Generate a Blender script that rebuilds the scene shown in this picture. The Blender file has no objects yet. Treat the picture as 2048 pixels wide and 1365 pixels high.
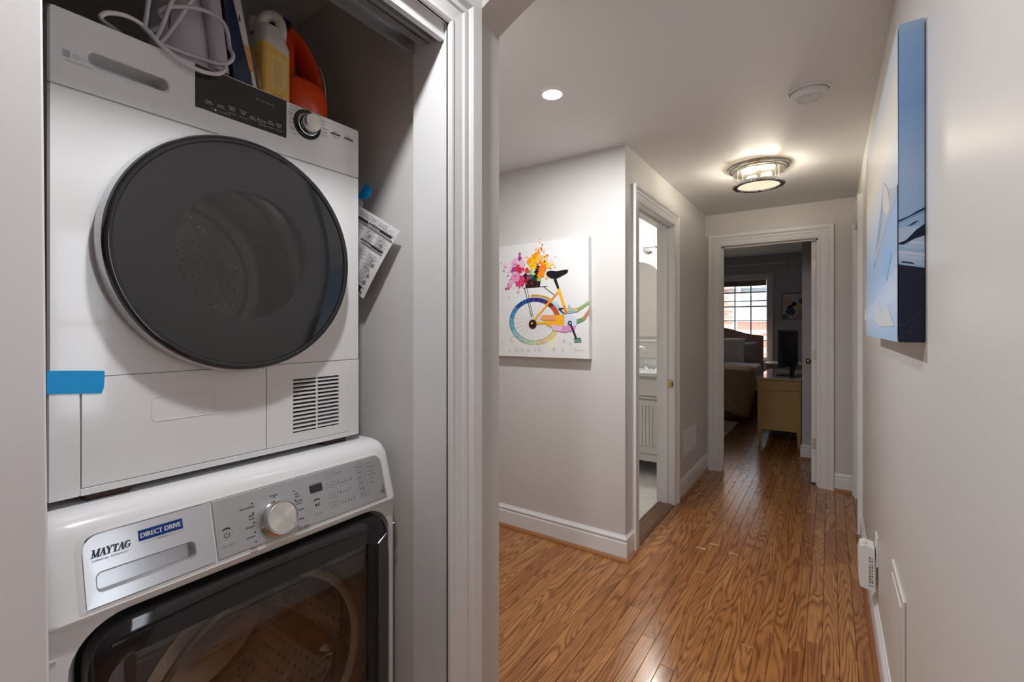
import bpy, bmesh, math, random
from mathutils import Vector, Matrix
random.seed(7)
scn = bpy.context.scene
COL = scn.collection
# ------------------------------------------------------------------ camera
F, CX, HY = 925.0, 1024.0, 655.0
TH = math.atan(636/925); S, C = math.sin(TH), math.cos(TH); H = 1.30
cd = bpy.data.cameras.new('camera'); cam = bpy.data.objects.new('camera', cd); COL.objects.link(cam)
cd.sensor_width = 36; cd.sensor_fit = 'HORIZONTAL'; cd.lens = 36*F/2048
cd.shift_y = -(682.5-HY)/2048; cd.clip_start = .01; cd.clip_end = 200
cam.location = (0, 0, H); cam.rotation_euler = (math.pi/2, 0, TH)
scn.camera = cam
# ------------------------------------------------------------------ world and exposure
w = bpy.data.worlds.new('World'); scn.world = w; w.use_nodes = True
bg = w.node_tree.nodes['Background']; bg.inputs[0].default_value = (.86, .93, 1, 1); bg.inputs[1].default_value = 5.0
vs = scn.view_settings; vs.view_transform = 'Standard'; vs.look = 'None'; vs.gamma = 1; vs.use_curve_mapping = False
vs.exposure = 0.36
try: scn.cycles.sample_clamp_indirect = 4.0
except AttributeError: pass
# ------------------------------------------------------------------ pixel helpers (a pixel gives a direction; the plane gives the distance)
def ray(px, py):
    u = (px-CX)/F
    return Vector((-S+u*C, C+u*S, (HY-py)/F))
def onx(px, py, X):
    r = ray(px, py); t = X/r.x; return Vector((X, r.y*t, H+r.z*t))
def ony(px, py, Y):
    r = ray(px, py); t = Y/r.y; return Vector((r.x*t, Y, H+r.z*t))
# ------------------------------------------------------------------ materials
MATS = {}
def nodes(m):
    m.use_nodes = True; nt = m.node_tree; return nt, nt.nodes, nt.links, nt.nodes['Principled BSDF']
def mat(name, col, rough=.5, metal=0, var=.04, scale=30, bump=0, coat=0, trans=0, ior=1.45, spec=.5, vec=None):
    if name in MATS: return MATS[name]
    m = bpy.data.materials.new(name); nt, N, L, b = nodes(m)
    b.inputs['Roughness'].default_value = rough; b.inputs['Metallic'].default_value = metal
    b.inputs['IOR'].default_value = ior; b.inputs['Coat Weight'].default_value = coat; b.inputs['Coat Roughness'].default_value = .05
    b.inputs['Transmission Weight'].default_value = trans; b.inputs['Specular IOR Level'].default_value = spec
    tc = N.new('ShaderNodeTexCoord'); n = N.new('ShaderNodeTexNoise'); n.inputs['Scale'].default_value = scale; n.inputs['Detail'].default_value = 3
    if vec:
        mp = N.new('ShaderNodeMapping'); mp.inputs['Scale'].default_value = vec; L.new(tc.outputs['Object'], mp.inputs[0]); L.new(mp.outputs[0], n.inputs[0])
    else: L.new(tc.outputs['Object'], n.inputs[0])
    mx = N.new('ShaderNodeMix'); mx.data_type = 'RGBA'
    mx.inputs['A'].default_value = (*[c*(1-var) for c in col], 1); mx.inputs['B'].default_value = (*[min(1, c*(1+var)) for c in col], 1)
    L.new(n.outputs['Fac'], mx.inputs['Factor']); L.new(mx.outputs['Result'], b.inputs['Base Color'])
    if bump:
        bp = N.new('ShaderNodeBump'); bp.inputs['Strength'].default_value = bump; bp.inputs['Distance'].default_value = .002
        L.new(n.outputs['Fac'], bp.inputs['Height']); L.new(bp.outputs[0], b.inputs['Normal'])
    MATS[name] = m; return m
def emis(name, col, st):
    m = mat(name, col, .4); b = m.node_tree.nodes['Principled BSDF']
    b.inputs['Emission Color'].default_value = (*col, 1); b.inputs['Emission Strength'].default_value = st; return m
def glassy(name, tint, refl=.06, rough=.02, thru=.9):
    """a thin pane: tinted see-through mixed with a mirror-like coat by Fresnel"""
    m = bpy.data.materials.new(name); m.use_nodes = True; nt = m.node_tree; N, L = nt.nodes, nt.links
    N.remove(N['Principled BSDF']); o = N['Material Output']
    t = N.new('ShaderNodeBsdfTransparent'); t.inputs[0].default_value = (*tint, 1)
    g = N.new('ShaderNodeBsdfGlossy'); g.inputs['Roughness'].default_value = rough; g.inputs['Color'].default_value = (1, 1, 1, 1)
    ge = N.new('ShaderNodeNewGeometry'); dt = N.new('ShaderNodeVectorMath'); dt.operation = 'DOT_PRODUCT'
    L.new(ge.outputs['Normal'], dt.inputs[0]); L.new(ge.outputs['Incoming'], dt.inputs[1])
    def mt(op, p, q=None):
        k = N.new('ShaderNodeMath'); k.operation = op
        for i, z in enumerate((p, q)):
            if z is None: continue
            if isinstance(z, (int, float)): k.inputs[i].default_value = z
            else: L.new(z, k.inputs[i])
        return k.outputs[0]
    fr = mt('ADD', mt('MULTIPLY', mt('POWER', mt('SUBTRACT', 1.0, mt('ABSOLUTE', dt.outputs['Value'])), 5.0), 1-refl), refl)
    mx = N.new('ShaderNodeMixShader'); L.new(fr, mx.inputs[0]); L.new(t.outputs[0], mx.inputs[1]); L.new(g.outputs[0], mx.inputs[2])
    L.new(mx.outputs[0], o.inputs[0]); MATS[name] = m; return m
def print_mat(name, rough=.5):
    m = bpy.data.materials.new(name); nt, N, L, b = nodes(m); b.inputs['Roughness'].default_value = rough
    b.inputs['Specular IOR Level'].default_value = .25; a = N.new('ShaderNodeAttribute'); a.attribute_name = 'Col'; L.new(a.outputs['Color'], b.inputs['Base Color']); return m
PRINT = print_mat('printed_ink', .45)
WALL = mat('greige_paint', (.675, .655, .63), .38, var=.012, scale=6, bump=.03)
BEDWALL = mat('grey_blue_paint', (.56, .56, .59), .45, var=.01, scale=6)
CEIL = mat('ceiling_paint', (.83, .825, .82), .6, var=.01, scale=5)
CLOSETW = mat('closet_paint', (.675, .655, .63), .5, var=.03, scale=9)
BATHW = mat('bath_paint', (.80, .78, .75), .5, var=.01)
TRIM = mat('white_trim_paint', (.83, .83, .835), .3, var=.012, scale=8)
WHITE = mat('white_enamel', (.84, .84, .85), .16, var=.008, scale=5, coat=.3)
WPLAST = mat('white_plastic', (.82, .82, .81), .35, var=.01)
SEAM = mat('seam_dark', (.03, .03, .035), .6)
BLACKG = mat('black_gloss', (.008, .008, .01), .07, coat=.4)
SMOKE = mat('smoked_door', (.012, .012, .014), .06, coat=.5)
CHROME = mat('chrome', (.75, .76, .78), .1, 1, var=.02)
STEEL = mat('drum_steel', (.70, .69, .67), .25, 1, var=.08, scale=40)
NICKEL = mat('brushed_nickel', (.62, .60, .55), .22, 1, var=.04)
SILVER = mat('silver_panel', (.46, .465, .48), .38, .55, var=.02, scale=60)
BRASS = mat('antique_brass', (.55, .42, .22), .25, 1)
DARKBR = mat('brown_rubber', (.06, .03, .025), .6)
GASKET = mat('grey_rubber', (.12, .12, .125), .55)
ALU = mat('aluminium_track', (.62, .62, .63), .3, .9, var=.05)
# ------------------------------------------------------------------ mesh builder
class MB:
    def __init__(s): s.v = []; s.f = []; s.m = []; s.sm = []
    def add(s, v, f, mi=0, smooth=False):
        o = len(s.v); s.v += [tuple(p) for p in v]; s.f += [tuple(i+o for i in q) for q in f]; s.m += [mi]*len(f); s.sm += [smooth]*len(f); return s
    def box(s, lo, hi, b=0, mi=0):
        lo = [min(a, c) for a, c in zip(lo, hi)] if False else list(lo); hi = list(hi)
        for i in range(3):
            if lo[i] > hi[i]: lo[i], hi[i] = hi[i], lo[i]
        if b <= 0:
            v = [(x, y, z) for z in (lo[2], hi[2]) for y in (lo[1], hi[1]) for x in (lo[0], hi[0])]
            return s.add(v, [(0, 2, 3, 1), (4, 5, 7, 6), (0, 1, 5, 4), (2, 6, 7, 3), (0, 4, 6, 2), (1, 3, 7, 5)], mi)
        b = min([b]+[(hi[i]-lo[i])*.49 for i in range(3)])
        bm = bmesh.new(); bmesh.ops.create_cube(bm, size=1)
        for q in bm.verts: q.co = [lo[i]+(q.co[i]+.5)*(hi[i]-lo[i]) for i in range(3)]
        bmesh.ops.bevel(bm, geom=bm.edges[:], offset=b, segments=2 if b > .004 else 1, affect='EDGES', profile=.5)
        return s.bm(bm, mi, b > .004)
    def bm(s, bm, mi=0, smooth=False):
        bm.verts.ensure_lookup_table()
        for i, q in enumerate(bm.verts): q.index = i
        s.add([q.co[:] for q in bm.verts], [[q.index for q in f.verts] for f in bm.faces], mi, smooth); bm.free(); return s
    def prism(s, poly, axis, a, b, mi=0, smooth=False):
        """poly: 2D loop in the other two axes (in order), extruded along axis from a to b"""
        def P(p, t): q = list(p); q.insert(axis, t); return q
        n = len(poly); v = [P(p, a) for p in poly]+[P(p, b) for p in poly]
        s.add(v, [(i, (i+1) % n, n+(i+1) % n, n+i) for i in range(n)], mi, smooth)
        s.add(v, [tuple(range(n))[::-1], tuple(range(n, 2*n))], mi); return s
    def loft(s, loops, mi=0, smooth=True, cap=True, closed=True):
        n = len(loops[0]); v = [p for l in loops for p in l]; f = []
        for k in range(len(loops)-1):
            for i in range(n if closed else n-1):
                j = (i+1) % n; f.append((k*n+i, k*n+j, (k+1)*n+j, (k+1)*n+i))
        s.add(v, f, mi, smooth)
        if cap: s.add(loops[0], [tuple(range(n))[::-1]], mi); s.add(loops[-1], [tuple(range(n))], mi)
        return s
    def lathe(s, prof, c, axis=2, n=40, mi=0, smooth=True, sq=1.0, cap=False):
        """prof: (radius, position along axis)"""
        loops = []
        for r, h in prof:
            l = []
            for i in range(n):
                a = 2*math.pi*i/n; q = [r*math.cos(a)*sq, r*math.sin(a)]; q.insert(axis, h)
                if axis == 1: q = [q[0], q[1], q[2]]
                l.append([c[k]+q[k] for k in range(3)])
            loops.append(l)
        return s.loft(loops, mi, smooth, cap)
    def tube(s, pts, r, n=10, mi=0, smooth=True, closed=False, sub=0):
        P = [Vector(p) for p in pts]
        if sub: P = catmull(P, sub, closed)
        loops = []; up = None; m = len(P)
        for i in range(m):
            a = P[(i-1) % m] if (closed or i > 0) else P[i]; b = P[(i+1) % m] if (closed or i < m-1) else P[i]
            t = (b-a).normalized()
            if up is None:
                up = Vector((0, 0, 1)) if abs(t.z) < .9 else Vector((1, 0, 0))
            up = (up-t*up.dot(t)).normalized(); sd = t.cross(up)
            rr = r[i*len(r)//m] if isinstance(r, (list, tuple)) else r
            loops.append([P[i]+(up*math.cos(2*math.pi*k/n)+sd*math.sin(2*math.pi*k/n))*rr for k in range(n)])
        if closed: loops.append(loops[0])
        return s.loft(loops, mi, smooth, not closed)
    def build(s, name, mats, parent=None, kind=None, smooth_angle=None, **pr):
        me = bpy.data.meshes.new(name); off = Vector((0, 0, 0)); p = parent
        while p is not None: off += p.location; p = p.parent
        me.from_pydata([(a[0]-off.x, a[1]-off.y, a[2]-off.z) for a in s.v], [], s.f)
        for m in (mats if isinstance(mats, (list, tuple)) else [mats]): me.materials.append(m)
        me.polygons.foreach_set('material_index', s.m); me.polygons.foreach_set('use_smooth', s.sm)
        bm = bmesh.new(); bm.from_mesh(me); bmesh.ops.remove_doubles(bm, verts=bm.verts, dist=1e-6)
        bmesh.ops.recalc_face_normals(bm, faces=bm.faces); bm.to_mesh(me); bm.free()
        if any(s.sm): me.set_sharp_from_angle(angle=math.radians(38))
        o = bpy.data.objects.new(name, me); COL.objects.link(o); o.parent = parent
        if kind: o['kind'] = kind
        for k, q in pr.items(): o[k] = q
        return o
def catmull(P, sub, closed=False):
    out = []; n = len(P)
    for i in range(n if closed else n-1):
        p = [P[(i+k) % n] if closed else P[max(0, min(n-1, i+k))] for k in (-1, 0, 1, 2)]
        for j in range(sub):
            t = j/sub
            out.append(.5*((2*p[1])+(p[2]-p[0])*t+(2*p[0]-5*p[1]+4*p[2]-p[3])*t*t+(3*p[1]-p[0]-3*p[2]+p[3])*t**3))
    if not closed: out.append(P[-1])
    return out
def rrect(a0, a1, b0, b1, r, n=5):
    """rounded rectangle loop; r one radius or four (from lower left, counter-clockwise)"""
    R = r if isinstance(r, (list, tuple)) else [r]*4; out = []
    for (cx, cy, rr, st) in ((a0+R[0], b0+R[0], R[0], 180), (a1-R[1], b0+R[1], R[1], 270), (a1-R[2], b1-R[2], R[2], 0), (a0+R[3], b1-R[3], R[3], 90)):
        for k in range(n+1):
            t = math.radians(st+90*k/n); out.append((cx+rr*math.cos(t), cy+rr*math.sin(t)))
    return out
def ring(mb, o, i, depth_o, depth_i, P, mi=0, smooth=False):
    """flat ring between two loops of equal count; P maps (a,b,d) to space"""
    mb.loft([[P(a, b, depth_o) for a, b in o], [P(a, b, depth_i) for a, b in i]], mi, smooth, False)
def empty(name, loc, label, cat, group=None):
    o = bpy.data.objects.new(name, None); COL.objects.link(o); o.location = loc; o.empty_display_size = .1
    o['label'] = label; o['category'] = cat
    if group: o['group'] = group
    return o
def tag(o, label, cat, group=None):
    o['label'] = label; o['category'] = cat
    if group: o['group'] = group
    return o
# ------------------------------------------------------------------ flat print: coloured polygons lying on a surface
GLY = {}
def glyphs(txt, bold=False):
    if txt in GLY: return GLY[txt]
    c = bpy.data.curves.new('t', 'FONT'); c.body = txt; c.size = 1; c.resolution_u = 2; c.align_x = 'LEFT'
    o = bpy.data.objects.new('t', c); me = bpy.data.meshes.new_from_object(o)
    V = [(q.co.x, q.co.y) for q in me.vertices]; Fc = [tuple(p.vertices) for p in me.polygons]
    bpy.data.objects.remove(o); bpy.data.curves.remove(c); bpy.data.meshes.remove(me)
    GLY[txt] = (V, Fc); return GLY[txt]
class Print:
    def __init__(s, o, U, V, lift=.0005):
        s.o = Vector(o); s.U = Vector(U).normalized(); s.V = Vector(V).normalized(); s.N = s.U.cross(s.V).normalized(); s.q = []; s.lift = lift; s.step = 0
    def px(s, x, y):
        r = ray(x, y); c = Vector((0, 0, H)); t = (s.o-c).dot(s.N)/r.dot(s.N); p = c+r*t-s.o; return (p.dot(s.U), p.dot(s.V))
    def poly(s, pts, col, lay=0): s.q.append((list(pts), [tuple(range(len(pts)))], col, lay))
    def pxpoly(s, pts, col, lay=0): s.poly([s.px(*p) for p in pts], col, lay)
    def rect(s, a0, b0, a1, b1, col, lay=0): s.poly([(a0, b0), (a1, b0), (a1, b1), (a0, b1)], col, lay)
    def line(s, p, q, w, col, lay=0, w2=None):
        a, b = Vector(p), Vector(q); d = (b-a); n = Vector((-d.y, d.x)).normalized(); w2 = w if w2 is None else w2
        s.poly([a+n*w/2, a-n*w/2, b-n*w2/2, b+n*w2/2], col, lay)
    def path(s, P, w, col, lay=0):
        for a, b in zip(P, P[1:]): s.line(a, b, w, col, lay)
    def arc(s, c, r, a0, a1, w, col, lay=0, n=24):
        P = [(c[0]+r*math.cos(math.radians(a0+(a1-a0)*k/n)), c[1]+r*math.sin(math.radians(a0+(a1-a0)*k/n))) for k in range(n+1)]
        Q = [(c[0]+(r-w)*math.cos(math.radians(a0+(a1-a0)*k/n)), c[1]+(r-w)*math.sin(math.radians(a0+(a1-a0)*k/n))) for k in range(n+1)]
        for k in range(n): s.poly([P[k], P[k+1], Q[k+1], Q[k]], col if not callable(col) else col(k/n), lay)
    def disc(s, c, r, col, lay=0, n=14, sy=1, wob=0, rng=None):
        P = []
        for k in range(n):
            q = r*(1+(rng.uniform(-wob, wob) if rng else 0)); a = 2*math.pi*k/n; P.append((c[0]+q*math.cos(a), c[1]+q*sy*math.sin(a)))
        s.poly(P, col, lay)
    def text(s, txt, at, h, col, lay=1, align='l', shear=0, wide=1, rot=0, fit=None):
        V, Fc = glyphs(txt)
        if not V: return
        x0 = min(p[0] for p in V); x1 = max(p[0] for p in V); dx = {'l': x0, 'c': (x0+x1)/2, 'r': x1}[align]; k = h/.72
        if fit: wide = fit/((x1-x0)*k)
        cr, sr = math.cos(rot), math.sin(rot); pts = []
        for x, y in V:
            a = ((x-dx)*wide+y*shear)*k; b = y*k; pts.append((at[0]+a*cr-b*sr, at[1]+a*sr+b*cr))
        s.q.append((pts, Fc, col, lay))
    def build(s, name, parent=None, m=None, **pr):
        v = []; f = []; cols = []
        for n_, (pts, fs, col, lay) in enumerate(s.q):
            o = len(v); d = s.lift+lay*.00025+n_*s.step
            v += [s.o+s.U*a+s.V*b+s.N*d for a, b in pts]
            for q in fs: f.append([i+o for i in q]); cols.append(col)
        off = Vector((0, 0, 0)); p = parent
        while p is not None: off += p.location; p = p.parent
        me = bpy.data.meshes.new(name); me.from_pydata([tuple(p-off) for p in v], [], f)
        at = me.color_attributes.new('Col', 'FLOAT_COLOR', 'CORNER')
        i = 0
        for poly, col in zip(me.polygons, cols):
            for _ in poly.vertices: at.data[i].color = (*srgb(col), 1); i += 1
        me.materials.append(m or PRINT); o = bpy.data.objects.new(name, me); COL.objects.link(o); o.parent = parent; o['kind'] = 'stuff'
        for k, q in pr.items(): o[k] = q
        return o
def srgb(c):
    return [((x/255+.055)/1.055)**2.4 if x > 10 else x/255/12.92 for x in c]
# ================================================================== STRUCTURE
XR, XL, YB, YE, ZC = .165, -.94, 2.48, 4.50, 2.32      # right wall, hall left wall, bicycle wall, end wall, ceiling
XW, YJ, YS, YW = -.79, .86, .875, 1.083                # closet front wall, closet jamb, closet side wall, wall end
T = .115
def wood(name, light, dark, rough=.22, grain=1.0, axis='y', coat=.25):
    m = bpy.data.materials.new(name); nt, N, L, b = nodes(m)
    def new(t, **k):
        n = N.new(t)
        for a, q in k.items(): setattr(n, a, q)
        return n
    g = new('ShaderNodeNewGeometry'); at = new('ShaderNodeAttribute', attribute_name='rnd')
    ofs = new('ShaderNodeVectorMath', operation='SCALE'); ofs.inputs[0].default_value = (37.3, 91.7, 13.1); L.new(at.outputs['Fac'], ofs.inputs['Scale'])
    ad = new('ShaderNodeVectorMath', operation='ADD'); L.new(g.outputs['Position'], ad.inputs[0]); L.new(ofs.outputs[0], ad.inputs[1])
    def stretch(v):
        q = new('ShaderNodeVectorMath', operation='MULTIPLY'); L.new(ad.outputs[0], q.inputs[0]); q.inputs[1].default_value = v if axis == 'y' else (v[1], v[0], v[2]); return q.outputs[0]
    def noise(v, scale, detail, dist=0):
        n = new('ShaderNodeTexNoise'); n.inputs['Scale'].default_value = scale; n.inputs['Detail'].default_value = detail; n.inputs['Distortion'].default_value = dist; L.new(stretch(v), n.inputs[0]); return n.outputs['Fac']
    def math2(op, a, bb=None, c=None):
        n = new('ShaderNodeMath', operation=op)
        for i, q in enumerate((a, bb, c)):
            if q is None: continue
            if isinstance(q, (int, float)): n.inputs[i].default_value = q
            else: L.new(q, n.inputs[i])
        return n.outputs[0]
    big = noise((8.5, .8, 1), 1, 1.0, .2)
    wig = noise((60, 5, 1), 1, 2)
    t = math2('ADD', math2('MULTIPLY', big, 23.0), math2('MULTIPLY', wig, .8))
    fr = math2('FRACT', t)
    tri = math2('PINGPONG', t, .5)
    rngd = new('ShaderNodeMapRange'); rngd.inputs['From Min'].default_value = .0; rngd.inputs['From Max'].default_value = .34; L.new(tri, rngd.inputs[0])
    line = math2('SUBTRACT', 1.0, rngd.outputs[0])
    pore = noise((260, 7, 1), 1, 3)
    pr = new('ShaderNodeMapRange'); pr.inputs['From Min'].default_value = .42; pr.inputs['From Max'].default_value = .68; L.new(pore, pr.inputs[0])
    brk = noise((30, 14, 1), 1, 2)
    lf = math2('MULTIPLY', line, math2('MULTIPLY_ADD', brk, .7, .35))
    tot = math2('MINIMUM', math2('MULTIPLY', math2('ADD', math2('MULTIPLY', lf, 1.0), math2('MULTIPLY', pr.outputs[0], .36)), grain), 1.0)
    base = new('ShaderNodeMix', data_type='RGBA'); base.inputs['A'].default_value = (*light, 1); base.inputs['B'].default_value = (light[0]*.72, light[1]*.62, light[2]*.55, 1)
    fr2 = math2('FRACT', math2('MULTIPLY', at.outputs['Fac'], 7.31)); L.new(fr2, base.inputs['Factor'])
    mx = new('ShaderNodeMix', data_type='RGBA'); L.new(base.outputs['Result'], mx.inputs['A']); mx.inputs['B'].default_value = (*dark, 1); L.new(tot, mx.inputs['Factor'])
    L.new(mx.outputs['Result'], b.inputs['Base Color'])
    rr = math2('MULTIPLY_ADD', brk, .05, rough-.015); L.new(rr, b.inputs['Roughness'])
    b.inputs['Coat Weight'].default_value = coat; b.inputs['Coat Roughness'].default_value = .12
    return m
OAK = wood('oak_boards', (.53, .235, .074), (.14, .043, .014), .22, .92, coat=.15)
SHOE = wood('oak_moulding', (.42, .19, .075), (.25, .10, .04), .3, .5)
THRESH = wood('walnut_threshold', (.20, .085, .035), (.07, .025, .01), .3, .8)
def setrnd(o, vals):
    a = o.data.attributes.new('rnd', 'FLOAT', 'FACE'); n = len(o.data.polygons)
    if isinstance(vals, float): vals = [vals]*n
    a.data.foreach_set('value', vals)
# ---- floor of oak boards
fl = MB(); fl.box((-3.2, -3.0, -.06), (2.6, 9.3, -.014)); floor = fl.build('floor', mat('plywood_subfloor', (.26, .17, .10), .8, var=.1), None, 'structure')
PW = .0572
def runs(y0, y1, seed):
    r = random.Random(seed); y = y0-r.uniform(0, .6); out = []
    while y < y1:
        l = r.choice((.35, .5, .7, .85, 1.05, 1.3, .6)) * r.uniform(.85, 1.15)
        a, b = max(y, y0), min(y+l, y1); y += l
        if b-a > .04: out.append((a, b))
    return out
def board(mb, x, a, b, g=.0006):
    zt = random.uniform(-.0004, .0002); w = .0009
    lo = (x+g, a+g); hi = (x+PW-g, b-g)
    v = [(lo[0], lo[1], -.014), (hi[0], lo[1], -.014), (hi[0], hi[1], -.014), (lo[0], hi[1], -.014), (lo[0], lo[1], zt-w), (hi[0], lo[1], zt-w), (hi[0], hi[1], zt-w), (lo[0], hi[1], zt-w),
         (lo[0]+w, lo[1]+w, zt), (hi[0]-w, lo[1]+w, zt), (hi[0]-w, hi[1]-w, zt), (lo[0]+w, hi[1]-w, zt)]
    mb.add(v, [(0, 1, 5, 4), (1, 2, 6, 5), (2, 3, 7, 6), (3, 0, 4, 7), (4, 5, 9, 8), (5, 6, 10, 9), (6, 7, 11, 10), (7, 4, 8, 11), (8, 9, 10, 11)])
rest = MB(); rv = []
nrow = int((XR+.04+2.05)/PW)
for i in range(-43, 62):
    x = XR-.02-PW*(i+1)
    if x < -3.1: continue
    if -2.0 < x and x+PW < XR+.02:
        y1 = YE+T+.06 if x > XL-.12 else YB+.03
        if x <= XL-.06: y1 = YB+.03
        for a, b in runs(.62, y1, i*13+5):
            if x < -.95 and b < 1.15: 
                board(rest, x, a, b, .0003); rv += [random.random()]*9; continue
            m = MB(); board(m, x, a, b); o = m.build('plank', OAK, floor); setrnd(o, random.random())
        segs = [(-2.9, .62)]+([(y1, 9.2)] if x > XL-.06 else [(YE+T, 9.2)])
    else: segs = [(-2.9, YB+.03), (YE+T, 9.2)] if x < XL else ([(-2.9, 2.2)]+([(YE+T, 9.2)] if x < 1.0 else [])+([(3.6, YE)] if x < XR+.16 else []))
    for s0, s1 in segs:
        for a, b in runs(s0, s1, i*17+3): board(rest, x, a, b, .0003); rv += [random.random()]*9
o = rest.build('plank_field', OAK, floor, 'stuff')
random.seed(3); n = len(o.data.polygons); vals = []
for k in range(n//9+1): vals += [random.random()]*9
setrnd(o, vals[:n])
# ---- walls
def wallbox(name, boxes, m, kind='structure', parent=None):
    w_ = MB()
    for lo, hi in boxes: w_.box(lo, hi)
    return w_.build(name, m, parent, kind)
wallbox('wall_right', [((XR, .60, 0), (XR+T, 3.65, ZC)), ((XR, 4.37, 0), (XR+T, YE+.02, ZC)), ((XR, 3.65, 2.05), (XR+T, 4.37, ZC))], WALL)
wallbox('wall_living_side', [((XR+T, 2.2, 0), (2.6, 2.2+T, ZC))], WALL)
wallbox('wall_living_right', [((2.5, -3, 0), (2.6, .85, ZC)), ((2.5, 1.9, 0), (2.6, 2.2, ZC)), ((2.5, .85, 0), (2.6, 1.9, .6)), ((2.5, .85, 2.05), (2.6, 1.9, ZC))], WALL)
wn = MB()
for y in (.85, 1.36, 1.86): wn.box((2.51, y, .6), (2.57, y+.04, 2.05))
for z in (.6, 1.31, 2.01): wn.box((2.515, .85, z), (2.565, 1.9, z+.04))
wn.build('window_4_offscreen', TRIM, None, 'structure')
wallbox('wall_left', [((XL-T, YB+T, 0), (XL, 2.67, ZC)), ((XL-T, 3.44, 0), (XL, YE, ZC)), ((XL-T, 2.67, 2.05), (XL, 3.44, ZC))], [WALL])
wallbox('wall_passage', [((-3.2, YB, 0), (XL, YB+T, ZC))], WALL)
wallbox('wall_passage_left', [((-3.2, YW, 0), (-3.1, YB, ZC))], WALL)
wallbox('wall_passage_near', [((-3.1, YW-.1, 0), (-1.9, YW, ZC))], WALL)
wallbox('wall_end', [((-1.06, YE, 0), (-.81, YE+T, ZC)), ((-.077, YE, 0), (XR+T, YE+T, ZC)), ((-.81, YE, 2.035), (-.077, YE+T, ZC))], WALL)
wallbox('wall_closet_front', [((XW-.115, YJ+.013, 0), (XW, YW, ZC)), ((XW-.115, -3, 0), (XW, -.56, ZC)), ((XW-.115, -.56, 2.09), (XW, YJ, ZC))], WALL)
wallbox('wall_closet_side', [((-1.9, YS, 0), (XW-.115, YW, ZC))], CLOSETW)
wallbox('wall_closet_back', [((-2.0, -.7, 0), (-1.9, YW, ZC))], CLOSETW)
wallbox('wall_closet_left', [((-1.9, -.7, 0), (XW-.115, -.58, ZC))], CLOSETW)
# arch header across the hall mouth
prof = [(XW, ZC), (XW, 2.14)]
for k in range(1, 24):
    s_ = k/24; x = XW+(XR-XW)*s_; q = 1-abs(2*s_-1); prof.append((x, 2.14+.13*(1-(1-q)**2)))
prof += [(XR, 2.14), (XR, ZC)]
MB().prism(prof, 1, .973, YW).build('wall_arch', WALL, None, 'structure')
# ceiling slab (hall and closet), bedroom ceiling higher
MB().box((-3.2, -3, ZC), (2.6, YE+T, ZC+.1)).build('ceiling', CEIL, None, 'structure')
# ---- living room end behind the camera
wallbox('wall_living_back', [((XW-.115, -3.1, 0), (2.6, -3, ZC))], WALL)
# ---- casings
CP = [(0, 0), (0, .011), (.006, .014), (.012, .014), (.016, .011), (.045, .013), (.05, .017), (.062, .017), (.066, .014), (.072, .020), (.078, .024), (1, .024), (1, 0)]
def casing(name, wide, sL, sR, zT, P, prof=CP, left=True, right=True, z0=0):
    """P(s,z,d) maps along-wall, height, out-of-wall to space"""
    pr = [(a if a < 1 else wide, d) for a, d in prof]; loops = []
    k = wide/.09 if wide < .09 else 1
    pr = [(a*k if a != wide else a, d) for a, d in pr]
    if left: loops.append([P(sL-a, z0, d) for a, d in pr])
    loops.append([P(sL-a, zT+a, d) for a, d in pr]); loops.append([P(sR+a, zT+a, d) for a, d in pr])
    if right: loops.append([P(sR+a, z0, d) for a, d in pr])
    return MB().loft(loops, smooth=False).build(name, TRIM, None, 'structure')
casing('trim_1', .1125, -.56, YJ, 2.06, lambda s, z, d: (XW+d, s, z))
casing('trim_2', .102, -.81, -.077, 2.027, lambda s, z, d: (s, YE-d, z))
casing('trim_3', .088, 2.675, 3.44, 2.04, lambda s, z, d: (XL+d, s, z))
casing('trim_4', .085, 3.655, 4.365, 2.04, lambda s, z, d: (XR-d, s, z))
# jambs
def jamb(name, boxes): return wallbox(name, boxes, TRIM)
jamb('trim_5', [((XW-.118, YJ, 0), (XW+.004, YJ+.013, 2.075)), ((XW-.118, -.575, 0), (XW+.004, -.56, 2.075)), ((XW-.118, -.56, 2.06), (XW+.004, YJ, 2.09))])
jamb('trim_6', [((-.825, YE-.003, 0), (-.806, YE+T+.003, 2.03)), ((-.081, YE-.003, 0), (-.062, YE+T+.003, 2.03)), ((-.81, YE-.003, 2.025), (-.077, YE+T+.003, 2.045)),
               ((-.806, YE+.03, 0), (-.794, YE+.065, 2.025)), ((-.093, YE+.03, 0), (-.081, YE+.065, 2.025)), ((-.806, YE+.03, 2.013), (-.081, YE+.065, 2.025))])
jamb('trim_7', [((XL-T-.003, 2.655, 0), (XL+.003, 2.68, 2.05)), ((XL-T-.003, 3.435, 0), (XL+.003, 3.46, 2.05)), ((XL-T-.003, 2.67, 2.035), (XL+.003, 3.44, 2.055)),
               ((XL-.075, 3.422, .012), (XL-.04, 3.435, 2.035)), ((XL-.075, 2.68, 2.022), (XL-.04, 3.43, 2.035)), ((XL-.075, 2.68, .012), (XL-.04, 2.693, 2.035))])
jamb('trim_8', [((XR-.003, 3.64, 0), (XR+T, 3.66, 2.05)), ((XR-.003, 4.36, 0), (XR+T, 4.38, 2.05)), ((XR-.003, 3.65, 2.035), (XR+T, 4.37, 2.055))])
dr = MB(); dr.box((XR+.05, 3.662, .01), (XR+.085, 4.358, 2.033), .003)
for z0, z1 in ((.2, .95), (1.1, 1.9)):
    for y0, y1 in ((3.76, 3.97), (4.05, 4.26)): dr.box((XR+.047, y0, z0), (XR+.06, y1, z1), .003)
dr.build('door_1', TRIM, None, 'structure')
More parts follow.
